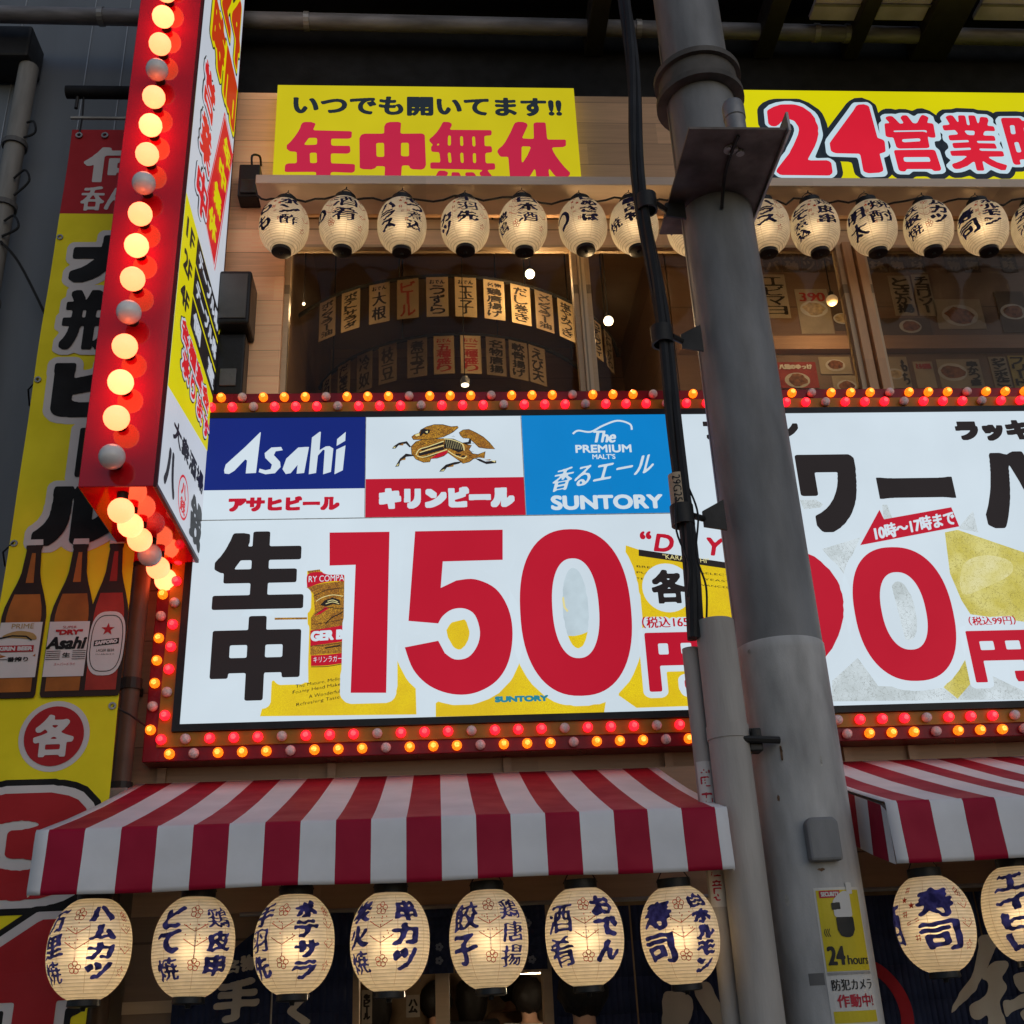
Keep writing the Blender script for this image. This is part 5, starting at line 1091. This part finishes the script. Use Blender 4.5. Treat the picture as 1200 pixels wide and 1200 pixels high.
# ================================================================== CABLES AND CONDUITS ON THE POLE
cb = thing('power_cable', (CX, CY, 3.2), 'bundle of black cables running down beside the pole with number tag', 'cable')
for k in range(3):
    P = []
    for i in range(60):
        zz = 3.12+i*.12; a = zz*1.3+k*2.1; P.append((CX+.019*math.cos(a)+.020*math.sin(zz*1.9)+.01*math.sin(zz*4.1), CY+.019*math.sin(a)+.01*math.sin(zz*2.7), zz))
    MB().tube(P, .0235, 8).build('strand', RUBBER, cb, smooth=True)
for pts in ([(CX+.04, CY-.03, 3.85), (CX+.06, CY-.06, 3.7), (CX+.03, CY-.06, 3.5), (CX+.06, CY-.05, 3.35), (CX+.05, CY-.03, 3.2)], [(CX-.03, CY-.04, 3.8), (CX-.05, CY-.06, 3.62), (CX-.01, CY-.06, 3.45), (CX-.03, CY-.05, 3.3)]): MB().tube(cr(pts, 6), .005, 6).build('wire', RUBBER, cb, smooth=True)
TAG = mat('tag_tan', (.46, .36, .25), rough=.5, var=.1)
zt0, zt1 = at(800, 618, 4.72)[2]+.02, at(797, 555, 4.72)[2]
tg = MB().lathe([(.044, zt0), (.044, zt1)], (CX-.004, CY, 0), 16, closed=False).build('number_tag', TAG, cb, smooth=True)
zt_ = (zt0+zt1)/2
CPL = lambda u, v, o: (CX-.004+(.0445+o)*math.sin((-u)/.0445*0-(v-zt_)/.0445*0+u/.0445), CY-(.0445+o)*math.cos(u/.0445), v)
# number written along the tag (turned sideways)
vv, ff = lettering('29G250 00', (0, 0, (zt1-zt0)*.9, .04), res=22, grid=True, bold=.0)
MB().add([(CPL(-.015+(y-.02), zt1-.015-x, .001)) for x, y in vv], ff).build('lettering', BLACKP, tg, fixn=False)
cd1 = thing('conduit', (1.262, 4.76, .12), 'thick grey conduit with open top strapped to the pole', 'conduit')
MB().lathe([(.088, .12), (.088, 2.66), (.0925, 2.6605), (.0925, 2.72), (.088, 2.7205), (.088, 3.2), (.08, 3.2), (.08, 2.4)], (1.262, 4.76, 0), 28, closed=False).build('pipe', CONDUIT, cd1, smooth=True)
cd2 = thing('conduit', (1.13, 4.815, .12), 'thin grey conduit bearing the red 電力 warning strip', 'conduit')
MB().lathe([(.04, .12), (.04, 3.1), (.034, 3.1), (.034, 2.9)], (1.158, 4.84, 0), 18, closed=False).build('pipe', CONDUIT, cd2, smooth=True)
TPL = lambda u, v, o: (1.158+(.0405+o)*math.sin(u/.0405), 4.84-(.0405+o)*math.cos(u/.0405), v)
k = MB(); ua = math.atan2(-1.158, 4.84)*.0405
zz0, zz1 = 1.98, at(822, 892, 4.8)[2]
for i in range(8): a, b = ua-.034+.068*i/8, ua-.034+.068*(i+1)/8; k.add([TPL(a, zz0, .001), TPL(b, zz0, .001), TPL(b, zz1, .001), TPL(a, zz1, .001)], [(0, 1, 2, 3)])
st2 = k.build('warning_strip', S_W, cd2); MB().text('電力工事注意', (ua-.024, zz0+.02, ua+.024, zz1-.02), TPL, .002, vertical=True, bold=.0008, grid=True, res=32).build('lettering', S_R, st2)

# ================================================================== NOREN CURTAINS
NAVY = mat('noren_navy', (.022, .030, .070), rough=.85, var=.25, bump=.3, bscale=300); CREAM = mat('noren_white', (.50, .44, .36), rough=.85, var=.06, bump=.3, bscale=300); NRED = mat('noren_red', (.36, .02, .03), rough=.85)
def noren(x0, x1, z0, z1, label, slits, y=5.90, seed=0, top=None):
    nr = thing('noren_curtain', ((x0+x1)/2, y, z1), label, 'noren', 'navy noren curtains in the shop openings')
    pl = lambda u, v, o: (u, y-o+.014*math.sin(u*17+seed)*(.3+(z1-v)*1.2)*.6+.006*math.sin(u*41+seed), v)
    cuts = [x0]+slits+[x1]; m = MB()
    for a, b in zip(cuts[:-1], cuts[1:]):
        a2, b2 = a+.004, b-.004; nx, nz = max(3, int((b2-a2)/.03)), 8
        for i in range(nx):
            for j in range(nz):
                xa_, xb_ = a2+(b2-a2)*i/nx, a2+(b2-a2)*(i+1)/nx; tp = top or (lambda u: z1); h0, h1 = (tp(xa_)-z0)/nz, (tp(xb_)-z0)/nz
                m.add([pl(xa_, z0+h0*j, 0), pl(xb_, z0+h1*j, 0), pl(xb_, z0+h1*(j+1), 0), pl(xa_, z0+h0*(j+1), 0)], [(0, 1, 2, 3)])
    thick(m.build('cloth', NAVY, nr, smooth=True, auto=False), .002); return nr, pl
YC = 5.9
n1, q1 = noren(-1.295, -.43, .9, 2.10, 'navy noren with white 手羽 lettering behind the ポテサラ lantern', [-.822], seed=1, top=lambda u: min(2.10, 1.742+(u+1.282)*.785))
t_ = MB()
for s, bx, bo in (('名', pbox(YC, 262, 1124, 281, 1141), .005), ('物', pbox(YC, 282, 1119, 299, 1138), .005), ('手', pbox(YC, 251, 1147, 304, 1197), .013), ('羽', pbox(YC, 252, 1202, 303, 1246), .010), ('く', pbox(YC, 337, 1164, 364, 1204), .011), ('や', pbox(YC, 330, 1206, 372, 1240), .012)): t_.text(s, bx, q1, .006, bold=bo, grid=True, res=60, warp=.0015, slant=.3, flat=.7, slope=.06)
t_.ribbon([(-.819, v) for v in np.linspace(.95, 1.86, 12)], .006, q1, .004); t_.build('lettering', CREAM, n1); 
n2, q2 = noren(-.41, .525, 1.80, 2.10, 'short navy noren with pale cherry blossom print above shop window', [.06], seed=4)
t_ = MB(); rr = random.Random(5)
for _ in range(16):
    cx_, cz_ = rr.choice((rr.uniform(-.39, -.3), rr.uniform(-.02, .13), rr.uniform(.36, .5), rr.uniform(-.2, -.08))), rr.uniform(1.83, 2.07)
    if rr.random() < .55:
        for p in range(5): a = 2*math.pi*p/5; t_.add([q2(cx_+.012*math.cos(a)+.009*math.cos(b), cz_+.012*math.sin(a)+.009*math.sin(b), .004) for b in np.linspace(0, 2*math.pi, 7)[:-1]], [tuple(range(6))])
    else: t_.ribbon(cr([(cx_, cz_), (cx_+.02, cz_-.03), (cx_+.05, cz_-.05), (cx_+.07, cz_-.1)], 4), .006, q2, .004)
t_.build('blossom_print', mat('noren_pale', (.16, .18, .24), rough=.85), n2)
n3, q3 = noren(.535, 1.375, .75, 2.08, 'large navy noren with two big white brush strokes beside the thick conduit', [.95], seed=2)
t_ = MB(); b8 = lambda pts: ppts(YC, pts)
for P in (cr([(778, 1164), (800, 1163), (812, 1172), (808, 1196), (790, 1225), (765, 1250), (755, 1240), (775, 1205)], 5, True), cr([(812, 1158), (828, 1150), (842, 1172), (862, 1205), (880, 1240), (870, 1248), (845, 1215), (825, 1185)], 5, True)):
    l_ = [b8(P)]; t_.text(l_, bbox(l_), q3, .006, grid=True, res=40)
t_.build('lettering', CREAM, n3)
n4, q4 = noren(1.90, 3.45, .75, 2.08, 'large navy noren with red ring and big white 銭', [2.14, 2.75], seed=3)
t_ = MB()
for P in ([(915, -20), (905, 60), (860, 230), (800, 330), (740, 440), (705, 525), (760, 460), (850, 370), (920, 265), (965, 180), (1000, 90), (1040, -20)],
          [(955, 192), (1000, 150), (1060, 135), (1105, 150), (1100, 190), (1050, 250), (1090, 290), (1085, 330), (1040, 400), (1045, 445), (1080, 545), (1090, 700), (960, 700), (965, 470), (940, 500), (890, 520), (850, 490), (845, 430), (880, 405), (940, 370), (972, 300), (960, 265), (915, 262)],
          [(1140, 232), (1200, 212), (1330, 200), (1330, 300), (1200, 342), (1160, 312), (1140, 272)], [(1060, 402), (1130, 390), (1200, 350), (1340, 330), (1340, 410), (1200, 442), (1120, 470), (1080, 500)], [(1180, 470), (1330, 430), (1360, 520), (1300, 640), (1220, 760), (1180, 740), (1250, 600)]):
    l_ = [b8(zoomed(980, 1100, 5.4545, cr(P, 4, True)))]; t_.text(l_, bbox(l_), q4, .006, grid=True, res=44)
t_.build('lettering', CREAM, n4)
c_ = at(1003, 1192, YC); rg_ = MB(); R0 = .255
rg_.ribbon([(c_[0]+R0*math.cos(a), c_[2]+R0*math.sin(a)) for a in np.linspace(-1.57, 1.57, 40)], .06, q4, .006); rg_.build('ring_print', NRED, n4)

# ================================================================== UPPER ROOM: lamps, menu strips, posters
WALLP = (1.0, .72, .42)
GLOW2 = mat('lamp_glow_dim', (.6, .45, .25), rough=.4, bump=0, emit=(1, .62, .28), es=.35)
GLOW = mat('lamp_glow', (.9, .8, .6), rough=.3, bump=0, emit=(1, .86, .6), es=6.0)
def pendant(x, y, z, r, w, label, cordlen, gm=None):
    t = thing('pendant_lamp', (x, y, z), label, 'lamp', 'globe lamps hanging inside')
    MB().ball((x, y, z), r, 16).build('globe', gm or GLOW, t, smooth=True, auto=False)
    MB().lathe([(r*.45, r*.85), (r*.5, r*1.5), (.01, r*1.9)], (x, y, z), 14).tube([(x, y, z+r*1.8), (x, y, z+cordlen)], .005, 6).build('socket', BLACKP, t, smooth=True)
    lamp('pendant_light', (x, y-.0, z-r-.06), w, (1.0, .66, .33), t, .05)
    return t
p = at(621, 321, 6.42); pendant(p[0], 6.42, p[2], .034, 15, 'bright bare globe bulb inside upper window, upper left one', 7.55-p[2])
p = at(356, 356, 6.40); pendant(p[0], 6.40, p[2], .010, 6, 'tiny lamp at the left end of the upper window', 7.55-p[2])
p = at(713, 376, 6.42); pendant(p[0], 6.42, p[2], .034, 26, 'bright bare globe bulb inside upper window, right of pale post', 7.55-p[2])
p = at(975, 352, 7.0); pendant(p[0], 7.0, p[2], .045, 9.0, 'added globe lamp for the diffuse glow before posters behind the pole', 7.55-p[2], GLOW2)  # added lamp, lights the inner wall in place of a diffuse glow
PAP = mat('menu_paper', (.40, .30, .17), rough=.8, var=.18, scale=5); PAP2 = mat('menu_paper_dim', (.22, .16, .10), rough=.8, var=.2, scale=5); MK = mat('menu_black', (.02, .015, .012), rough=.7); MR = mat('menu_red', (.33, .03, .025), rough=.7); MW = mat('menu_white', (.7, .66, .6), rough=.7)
GS = 'menu strips hanging round the upper room'
def menu_strip(cx_, cy_, zt, ang, w, h, txt, col, label, paper=PAP, head=None):
    t = thing('menu_strip', (cx_, cy_, zt), label, 'menu strip', GS)
    ca, sa = math.cos(ang), math.sin(ang)
    pl = lambda u, v, o: (cx_+u*ca+o*sa, cy_+u*sa-o*ca, v)
    MB().prism([(-w/2, zt-h), (w/2, zt-h), (w/2, zt), (-w/2, zt)], pl, 0, .003).build('paper', paper, t)
    m = MB(); z1 = zt-.02
    if head: m.text(head, (-w*.36, zt-.062, w*.36, zt-.022), pl, .005, bold=.002, res=18); z1 = zt-.07
    m.text(txt, (-w*.34, zt-h+.02, w*.34, z1), pl, .005, vertical=True, bold=.0028, res=40, warp=.0015, slant=.4, seed=len(txt))
    if col is MR and head: pass
    m.build('lettering', col, t); return t
def ringrail(c, R_, z, a0, a1, label):
    t = thing('curved_rail', (c[0], c[1], z), label, 'rail')
    MB().tube([(c[0]+R_*math.sin(a), c[1]-R_*math.cos(a), z) for a in np.linspace(a0, a1, 40)], .016, 8).build('rail', BLACK, t, smooth=True)
    m = MB()
    for a in np.linspace(a0*.8, a1*.8, 4): m.tube([(c[0]+R_*math.sin(a), c[1]-R_*math.cos(a), z), (c[0]+R_*math.sin(a), c[1]-R_*math.cos(a), 7.55)], .006, 6)
    m.build('hanger', BLACK, t)
c1, R1, Z1 = (.10, 8.06), 1.46, 6.43
ringrail(c1, R1, Z1+.012, rad(-62), rad(75), 'upper curved black rail carrying menu strips behind upper window')
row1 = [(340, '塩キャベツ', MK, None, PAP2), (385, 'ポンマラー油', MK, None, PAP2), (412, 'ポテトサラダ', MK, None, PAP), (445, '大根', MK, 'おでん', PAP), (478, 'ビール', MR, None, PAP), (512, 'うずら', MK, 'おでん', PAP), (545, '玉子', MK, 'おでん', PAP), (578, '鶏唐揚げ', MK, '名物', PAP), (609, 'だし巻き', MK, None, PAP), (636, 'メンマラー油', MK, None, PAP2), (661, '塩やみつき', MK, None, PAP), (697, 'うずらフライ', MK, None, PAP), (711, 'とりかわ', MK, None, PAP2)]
def ring_angle(c, R_, z, px):
    best = min(np.linspace(-1.5, 1.5, 1500), key=lambda a: abs(_pj((c[0]+R_*math.sin(a), c[1]-R_*math.cos(a), z))[0]-px)); return float(best)
def _pj(P): d = np.array(P)-CAM; zz = d@FW; return (600+FPX*(d@RT)/zz, 600-FPX*(d@UP)/zz)
for px, tx, col, hd, pa in row1:
    a = ring_angle(c1, R1, Z1, px); x, y = c1[0]+(R1+.004)*math.sin(a), c1[1]-(R1+.004)*math.cos(a)
    menu_strip(x, y, Z1, a, .155, .335, tx, col, 'menu strip lettered %s on the upper curved rail' % tx, pa, hd)
c2, R2, Z2 = (.20, 8.36), 1.2, 6.30
ringrail(c2, R2, Z2+.012, rad(-70), rad(62), 'lower curved black rail carrying menu strips behind upper window')
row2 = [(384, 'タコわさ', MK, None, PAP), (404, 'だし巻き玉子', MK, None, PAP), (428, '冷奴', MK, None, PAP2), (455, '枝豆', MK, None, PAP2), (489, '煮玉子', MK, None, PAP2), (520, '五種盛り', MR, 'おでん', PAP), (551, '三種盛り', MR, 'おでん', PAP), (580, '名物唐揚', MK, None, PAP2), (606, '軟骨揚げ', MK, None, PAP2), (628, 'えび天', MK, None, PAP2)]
for px, tx, col, hd, pa in row2:
    a = ring_angle(c2, R2, Z2, px); x, y = c2[0]+(R2+.004)*math.sin(a), c2[1]-(R2+.004)*math.cos(a)
    menu_strip(x, y, Z2, a, .155, .335, tx, col, 'menu strip lettered %s on the lower curved rail' % tx, pa, hd)
sp_ = thing('ceiling_spotlight', (.26, 7.0, 5.62), 'small round downlight just above the bulb rim inside window', 'light fitting')
p = at(545, 451, 6.5); MB().lathe([(.03, 0), (.034, .035), (.02, .06)], (p[0], 6.5, p[2]), 16).build('housing', GALV, sp_, smooth=True); MB().lathe([(.026, -.004), (.026, .0005)], (p[0], 6.5, p[2]), 16).build('lens', GLOW, sp_)
MB().tube([(p[0], 6.5, p[2]+.06), (p[0], 6.5, 7.55)], .004, 6).build('rod', BLACK, sp_)
# right part: posters on the inner partition
YP = 7.515
FOODR = mat('food_brown', (.20, .075, .03), rough=.6, var=.6, scale=30); FOODY = mat('food_pale', (.45, .34, .2), rough=.6, var=.4, scale=30); PLATE = mat('plate_white', (.5, .48, .44), rough=.5)
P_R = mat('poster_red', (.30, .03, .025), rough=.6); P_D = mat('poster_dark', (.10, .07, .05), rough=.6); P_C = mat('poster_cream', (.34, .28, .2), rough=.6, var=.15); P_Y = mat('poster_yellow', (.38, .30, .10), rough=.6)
def poster(x0, y0, x1, y1, base, txt, col, food, label, vert=False, name='menu_poster'):
    bx = pbox(YP, x0, y0, x1, y1); pl = plane_y(YP)
    t = thing(name, ((bx[0]+bx[2])/2, YP, bx[1]), label, 'menu poster', 'menu posters on the inner wall')
    MB().prism([(bx[0], bx[1]), (bx[2], bx[1]), (bx[2], bx[3]), (bx[0], bx[3])], pl, .001, .004).build('paper', base, t)
    w, h = bx[2]-bx[0], bx[3]-bx[1]
    if food:
        cx_, cz_ = bx[0]+w*food[0], bx[1]+h*food[1]; r = min(w, h)*food[2]
        MB().poly(oval(cx_, cz_, r*1.25, r*.85, 24), pl, .006).build('plate_print', PLATE, t)
        f = MB(); rr = random.Random(int(x0)); f.poly([(cx_+r*1.0*(.8+.35*rr.random())*math.cos(a), cz_+r*.66*(.8+.35*rr.random())*math.sin(a)) for a in np.linspace(0, 2*math.pi, 14)[:-1]], pl, .008)
        f.build('food_print', FOODY if int(x0) % 2 else FOODR, t)
    if txt:
        tb = (bx[0]+w*.12, bx[1]+h*.06, bx[2]-w*.12, bx[3]-h*.06) if vert else (bx[0]+w*.1, bx[3]-h*.30, bx[2]-w*.1, bx[3]-h*.08)
        if food and vert: tb = (bx[2]-w*.32, bx[1]+h*.08, bx[2]-w*.08, bx[3]-h*.08)
        Words().text(txt, tb, pl, .010, vertical=vert, bold=.004, res=22).build('lettering', col, t)
def Z2p(x0, y0, x1, y1): return (860+x0/3.529, 220+y0/3.529, 860+x1/3.529, 220+y1/3.529)
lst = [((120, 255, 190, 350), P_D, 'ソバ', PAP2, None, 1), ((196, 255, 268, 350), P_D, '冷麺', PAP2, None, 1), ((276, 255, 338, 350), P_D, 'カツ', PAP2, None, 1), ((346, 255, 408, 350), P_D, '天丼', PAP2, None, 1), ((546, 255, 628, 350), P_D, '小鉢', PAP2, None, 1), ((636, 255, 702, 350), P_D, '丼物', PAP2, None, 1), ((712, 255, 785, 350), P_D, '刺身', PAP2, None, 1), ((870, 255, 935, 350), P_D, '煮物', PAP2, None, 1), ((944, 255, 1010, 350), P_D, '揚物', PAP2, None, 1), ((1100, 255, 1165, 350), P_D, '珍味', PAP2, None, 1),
    ((118, 360, 222, 540), P_C, 'エビマヨ', MK, None, 1), ((265, 420, 400, 605), P_C, '390', MR, (.5, .55, .34), 0), ((408, 470, 485, 592), P_D, None, MK, (.5, .4, .4), 0), ((652, 365, 742, 530), P_C, 'とさか揚', MK, None, 1), ((750, 360, 822, 530), P_C, 'チョリソー', MK, None, 1), ((835, 462, 1030, 585), P_C, None, MK, (.5, .45, .42), 0), ((1095, 430, 1215, 600), P_D, None, MK, (.5, .5, .36), 0), ((600, 540, 815, 610), P_D, None, MK, (.6, .5, .46), 0),
    ((172, 722, 345, 830), P_R, '八銭のゆっけ', MW, (.5, .3, .34), 0), ((354, 700, 484, 772), P_C, None, MK, (.5, .5, .4), 0), ((410, 778, 520, 850), P_C, None, MK, (.5, .4, .4), 0), ((625, 700, 725, 830), P_C, 'もち', MK, (.4, .45, .3), 1), ((750, 720, 830, 830), P_C, 'とろろ月見', MR, None, 0), ((848, 710, 1026, 830), P_C, '串かつ盛', MK, (.32, .55, .36), 1), ((1066, 700, 1138, 830), P_C, 'ジャンボたこ', MK, None, 1), ((1146, 695, 1215, 830), P_Y, 'フリード', MK, None, 1)]
desc = {None: 'food photo poster', }
for i, (r, base, tx, col, fd, vt_) in enumerate(lst):
    zone = 'in the dim top row of the inner wall' if r[1] < 300 else ('above the inner wooden rail' if r[1] < 620 else 'below the inner wooden rail')
    if tx: lab = '%s poster lettered %s %s' % ({P_D: 'dark', P_C: 'pale', P_R: 'red', P_Y: 'yellow'}[base], tx, zone)
    else: lab = {408: 'small dark food poster beside the 390 poster', 835: 'wide pale picture poster above the rail, right half', 1095: 'dark food poster at the far right above the rail', 600: 'dark wide bowl poster just above the rail, right of wooden post', 354: 'pale fish poster below the rail, left of wooden post', 410: 'tilted pale food poster touching the foot of the wooden post'}[r[0]]
    poster(*Z2p(*r), base, tx, col, fd, lab, bool(vt_))

# ================================================================== LOWER SHOP: lamp, papers, customers
p = at(640, 1140, 6.9)
t = thing('pendant_lamp', (p[0], 6.9, p[2]), 'white bowl pendant lamp showing under the short noren', 'lamp')
MB().lathe([(.015, .22), (.05, .19), (.13, .10), (.17, 0), (.165, 0), (.125, .095), (.045, .18)], (p[0], 6.9, p[2]), 28, closed=False).tube([(p[0], 6.9, p[2]+.2), (p[0], 6.9, 2.6)], .006, 6).build('shade', mat('lamp_shade_white', (.7, .66, .58), rough=.5), t, smooth=True)
MB().ball((p[0], 6.9, p[2]+.03), .045, 14).build('globe', GLOW, t, smooth=True, auto=False); lamp('pendant_light', (p[0], 6.9, p[2]-.05), 30, (1, .78, .52), t, .06)
for i, (x0, y0, x1, y1, base, tx, lab) in enumerate(((424, 1160, 436, 1200, P_C, '生ビール', 'pale blue-lettered paper strip on the shop window'), (476, 1166, 492, 1192, P_C, 'ハム', 'small pale paper on the shop window, middle'), (628, 1152, 656, 1178, P_Y, '本日の品', 'yellowish menu sheet on the back wall of the shop'))):
    yy = 9.55 if i == 2 else 6.03; bx = pbox(yy, x0, y0, x1, y1); pl = plane_y(yy)
    t = thing('menu_sheet', ((bx[0]+bx[2])/2, yy, bx[1]), lab, 'menu sheet'); MB().prism([(bx[0], bx[1]), (bx[2], bx[1]), (bx[2], bx[3]), (bx[0], bx[3])], pl, .001, .004).build('paper', base, t)
    w = bx[2]-bx[0]; MB().text(tx, (bx[0]+w*.2, bx[1]+.02, bx[2]-w*.2, bx[3]-.02), pl, .006, vertical=True, bold=.003, res=22).build('lettering', MK, t)
SKIN = mat('skin', (.42, .24, .16), rough=.5, var=.08, bump=.05); HAIR = mat('hair_black', (.010, .008, .007), rough=.45, var=.3, bump=.4, bscale=200, stretch=(4, 4, .6))
SH = {'white': mat('shirt_white', (.55, .53, .5), rough=.8), 'black': mat('shirt_black', (.02, .02, .022), rough=.8), 'grey': mat('shirt_grey', (.16, .16, .17), rough=.8), 'brown': mat('shirt_brown', (.14, .08, .05), rough=.8)}
TR = mat('trousers_dark', (.025, .027, .035), rough=.8)
def skinned(name, verts, edges, radii, m, parent, sub=2):
    me = bpy.data.meshes.new(name); me.from_pydata(verts, edges, []); me.materials.append(m)
    o = bpy.data.objects.new(name, me); C.objects.link(o); o.parent = parent
    me.skin_vertices or o.modifiers.new('skin', 'SKIN')
    if not o.modifiers: o.modifiers.new('skin', 'SKIN')
    if not me.skin_vertices: 
        bm = bmesh.new(); bm.from_mesh(me); bm.verts.layers.skin.verify(); bm.to_mesh(me); bm.free()
    for k, r in enumerate(radii): me.skin_vertices[0].data[k].radius = (r, r) if not isinstance(r, tuple) else r
    me.skin_vertices[0].data[0].use_root = True
    s_ = o.modifiers.new('smooth', 'SUBSURF'); s_.levels = sub; s_.render_levels = sub
    for md in o.modifiers:
        if md.type == 'SKIN': md.use_smooth_shade = True
    return o
def person(x, y, h, rot, shirt, label, longhair=False):
    k = h/1.7; t = thing('person', (x, y, .12), label, 'person'); t.rotation_euler = (0, 0, rot)
    J = {'pel': (0, 0, .95), 'wa': (0, 0, 1.1), 'ch': (0, -.01, 1.28), 'nk': (0, 0, 1.43), 'nk2': (0, -.015, 1.50), 'hd': (0, -.03, 1.58), 'tp': (0, -.02, 1.66)}
    for s, n in ((-1, 'L'), (1, 'R')):
        J.update({'sh'+n: (s*.17, 0, 1.38), 'el'+n: (s*.23, .02, 1.10), 'wr'+n: (s*.20, -.16, .95), 'hp'+n: (s*.09, 0, .88), 'kn'+n: (s*.10, -.02, .48), 'an'+n: (s*.10, .01, .07), 'to'+n: (s*.11, -.14, .03)})
    R_ = {'pel': .13, 'wa': .12, 'ch': (.15, .12), 'nk': .055, 'nk2': .055, 'hd': (.075, .09), 'tp': (.062, .075), 'sh': .07, 'el': .042, 'wr': .03, 'hp': .09, 'kn': .058, 'an': .04, 'to': .03}
    E_ = [('pel', 'wa'), ('wa', 'ch'), ('ch', 'nk'), ('nk', 'nk2'), ('nk2', 'hd'), ('hd', 'tp')]
    for n in 'LR': E_ += [('ch', 'sh'+n), ('sh'+n, 'el'+n), ('el'+n, 'wr'+n), ('pel', 'hp'+n), ('hp'+n, 'kn'+n), ('kn'+n, 'an'+n), ('an'+n, 'to'+n)]
    for n in 'LR':
        sx = -1 if n == 'L' else 1; wx, wy, wz = J['wr'+n]
        J['pa'+n] = (wx-.0, wy-.06, wz-.035); R_['pa'] = .026; E_.append(('wr'+n, 'pa'+n))
        for f in range(4): J['f%d%s' % (f, n)] = (wx+(f-1.5)*.021, wy-.13+abs(f-1.2)*.008, wz-.065); R_['f%d' % f] = .0085; E_.append(('pa'+n, 'f%d%s' % (f, n)))
        J['th'+n] = (wx-sx*.05, wy-.08, wz-.05); R_['th'] = .010; E_.append(('pa'+n, 'th'+n))
    keys = list(J); rr = [(lambda r: tuple(q*k for q in r) if isinstance(r, tuple) else r*k)(R_.get(q, R_.get(q[:-1]))) for q in keys]
    body = skinned('body', [tuple(c*k for c in J[q]) for q in keys], [(keys.index(a), keys.index(b)) for a, b in E_], rr, SKIN, t)
    # clothing as shells round torso and legs
    tk = ['pel', 'wa', 'ch', 'nk', 'shL', 'elL', 'shR', 'elR']; te_ = [('pel', 'wa'), ('wa', 'ch'), ('ch', 'nk'), ('ch', 'shL'), ('shL', 'elL'), ('ch', 'shR'), ('shR', 'elR')]
    tr_ = {'pel': .155, 'wa': .145, 'ch': (.175, .145), 'nk': .075, 'sh': .088, 'el': .060}
    skinned('shirt', [tuple(c*k for c in J[q]) for q in tk], [(tk.index(a), tk.index(b)) for a, b in te_], [(lambda r: tuple(v*k for v in r) if isinstance(r, tuple) else r*k)(tr_.get(q, tr_.get(q[:-1]))) for q in tk], SH[shirt], t)
    lk = ['pel', 'hpL', 'knL', 'anL', 'hpR', 'knR', 'anR']; le_ = [('pel', 'hpL'), ('hpL', 'knL'), ('knL', 'anL'), ('pel', 'hpR'), ('hpR', 'knR'), ('knR', 'anR')]; lr_ = {'pel': .15, 'hp': .105, 'kn': .075, 'an': .06}
    skinned('trousers', [tuple(c*k for c in J[q]) for q in lk], [(lk.index(a), lk.index(b)) for a, b in le_], [lr_.get(q, lr_.get(q[:-1]))*k for q in lk], TR, t)
    hm = MB().ball((0, 0, 0), .118*k, 24, 1, 1.08, 1.06); rr2 = random.Random(int(x*100))
    keep = []; V = []
    for vx, vy, vz in hm.v:
        f = -vy/(.12*k); 
        if f > .45 and vz < .035*k: vy += .06*k; 
        n_ = 1+.05*math.sin(vx*90+vz*60)+.03*rr2.uniform(-1, 1); V.append((vx*n_, vy*n_, (vz if vz > 0 or not longhair else vz*1.9)*n_))
    hm.v = [(a, b-.012*k, c+1.615*k) for a, b, c in V]; o = hm.build('hair', HAIR, t, smooth=True, auto=False)
    o.location = (np.array(o.location)+np.array((x, y, .12)))
    fm = MB().ball((-.033*k, -.118*k, 1.60*k), .012*k, 8).ball((.033*k, -.118*k, 1.60*k), .012*k, 8); o = fm.build('eye', BLACKP, t, smooth=True); o.location = np.array(o.location)+np.array((x, y, .12))
    fm = MB().add([(a*k, b*k, c*k) for a, b, c in ((0, -.142, 1.565), (-.015, -.115, 1.56), (.015, -.115, 1.56), (0, -.115, 1.60), (0, -.115, 1.552))], [(0, 1, 3), (0, 3, 2), (0, 4, 1), (0, 2, 4)]); o = fm.build('nose', SKIN, t, smooth=True); o.location = np.array(o.location)+np.array((x, y, .12))
    return t
for px, yy, h, rot, sh, lab, lh in ((684, 5.45, 1.66, 2.9, 'black', 'person with dark hair nearest, standing below the 酒肴 lantern', False), (510, 8.4, 1.66, 2.6, 'grey', 'dark-haired person in grey shirt seen under the 串カツ lantern', False), (553, 8.7, 1.69, 3.6, 'black', 'person in black shirt seen behind the 餃子 lantern', True), (600, 8.9, 1.75, 2.3, 'brown', 'taller person in brown shirt seen beside the bowl lamp', False), (621, 8.2, 1.66, 3.5, 'white', 'person in white shirt seen under the bowl lamp', False), (440, 8.6, 1.66, 3.3, 'black', 'person in dark shirt at the left of the shop window', True)):
    p = at(px, 1185, yy); person(p[0], yy, h, rot, sh, lab, lh)
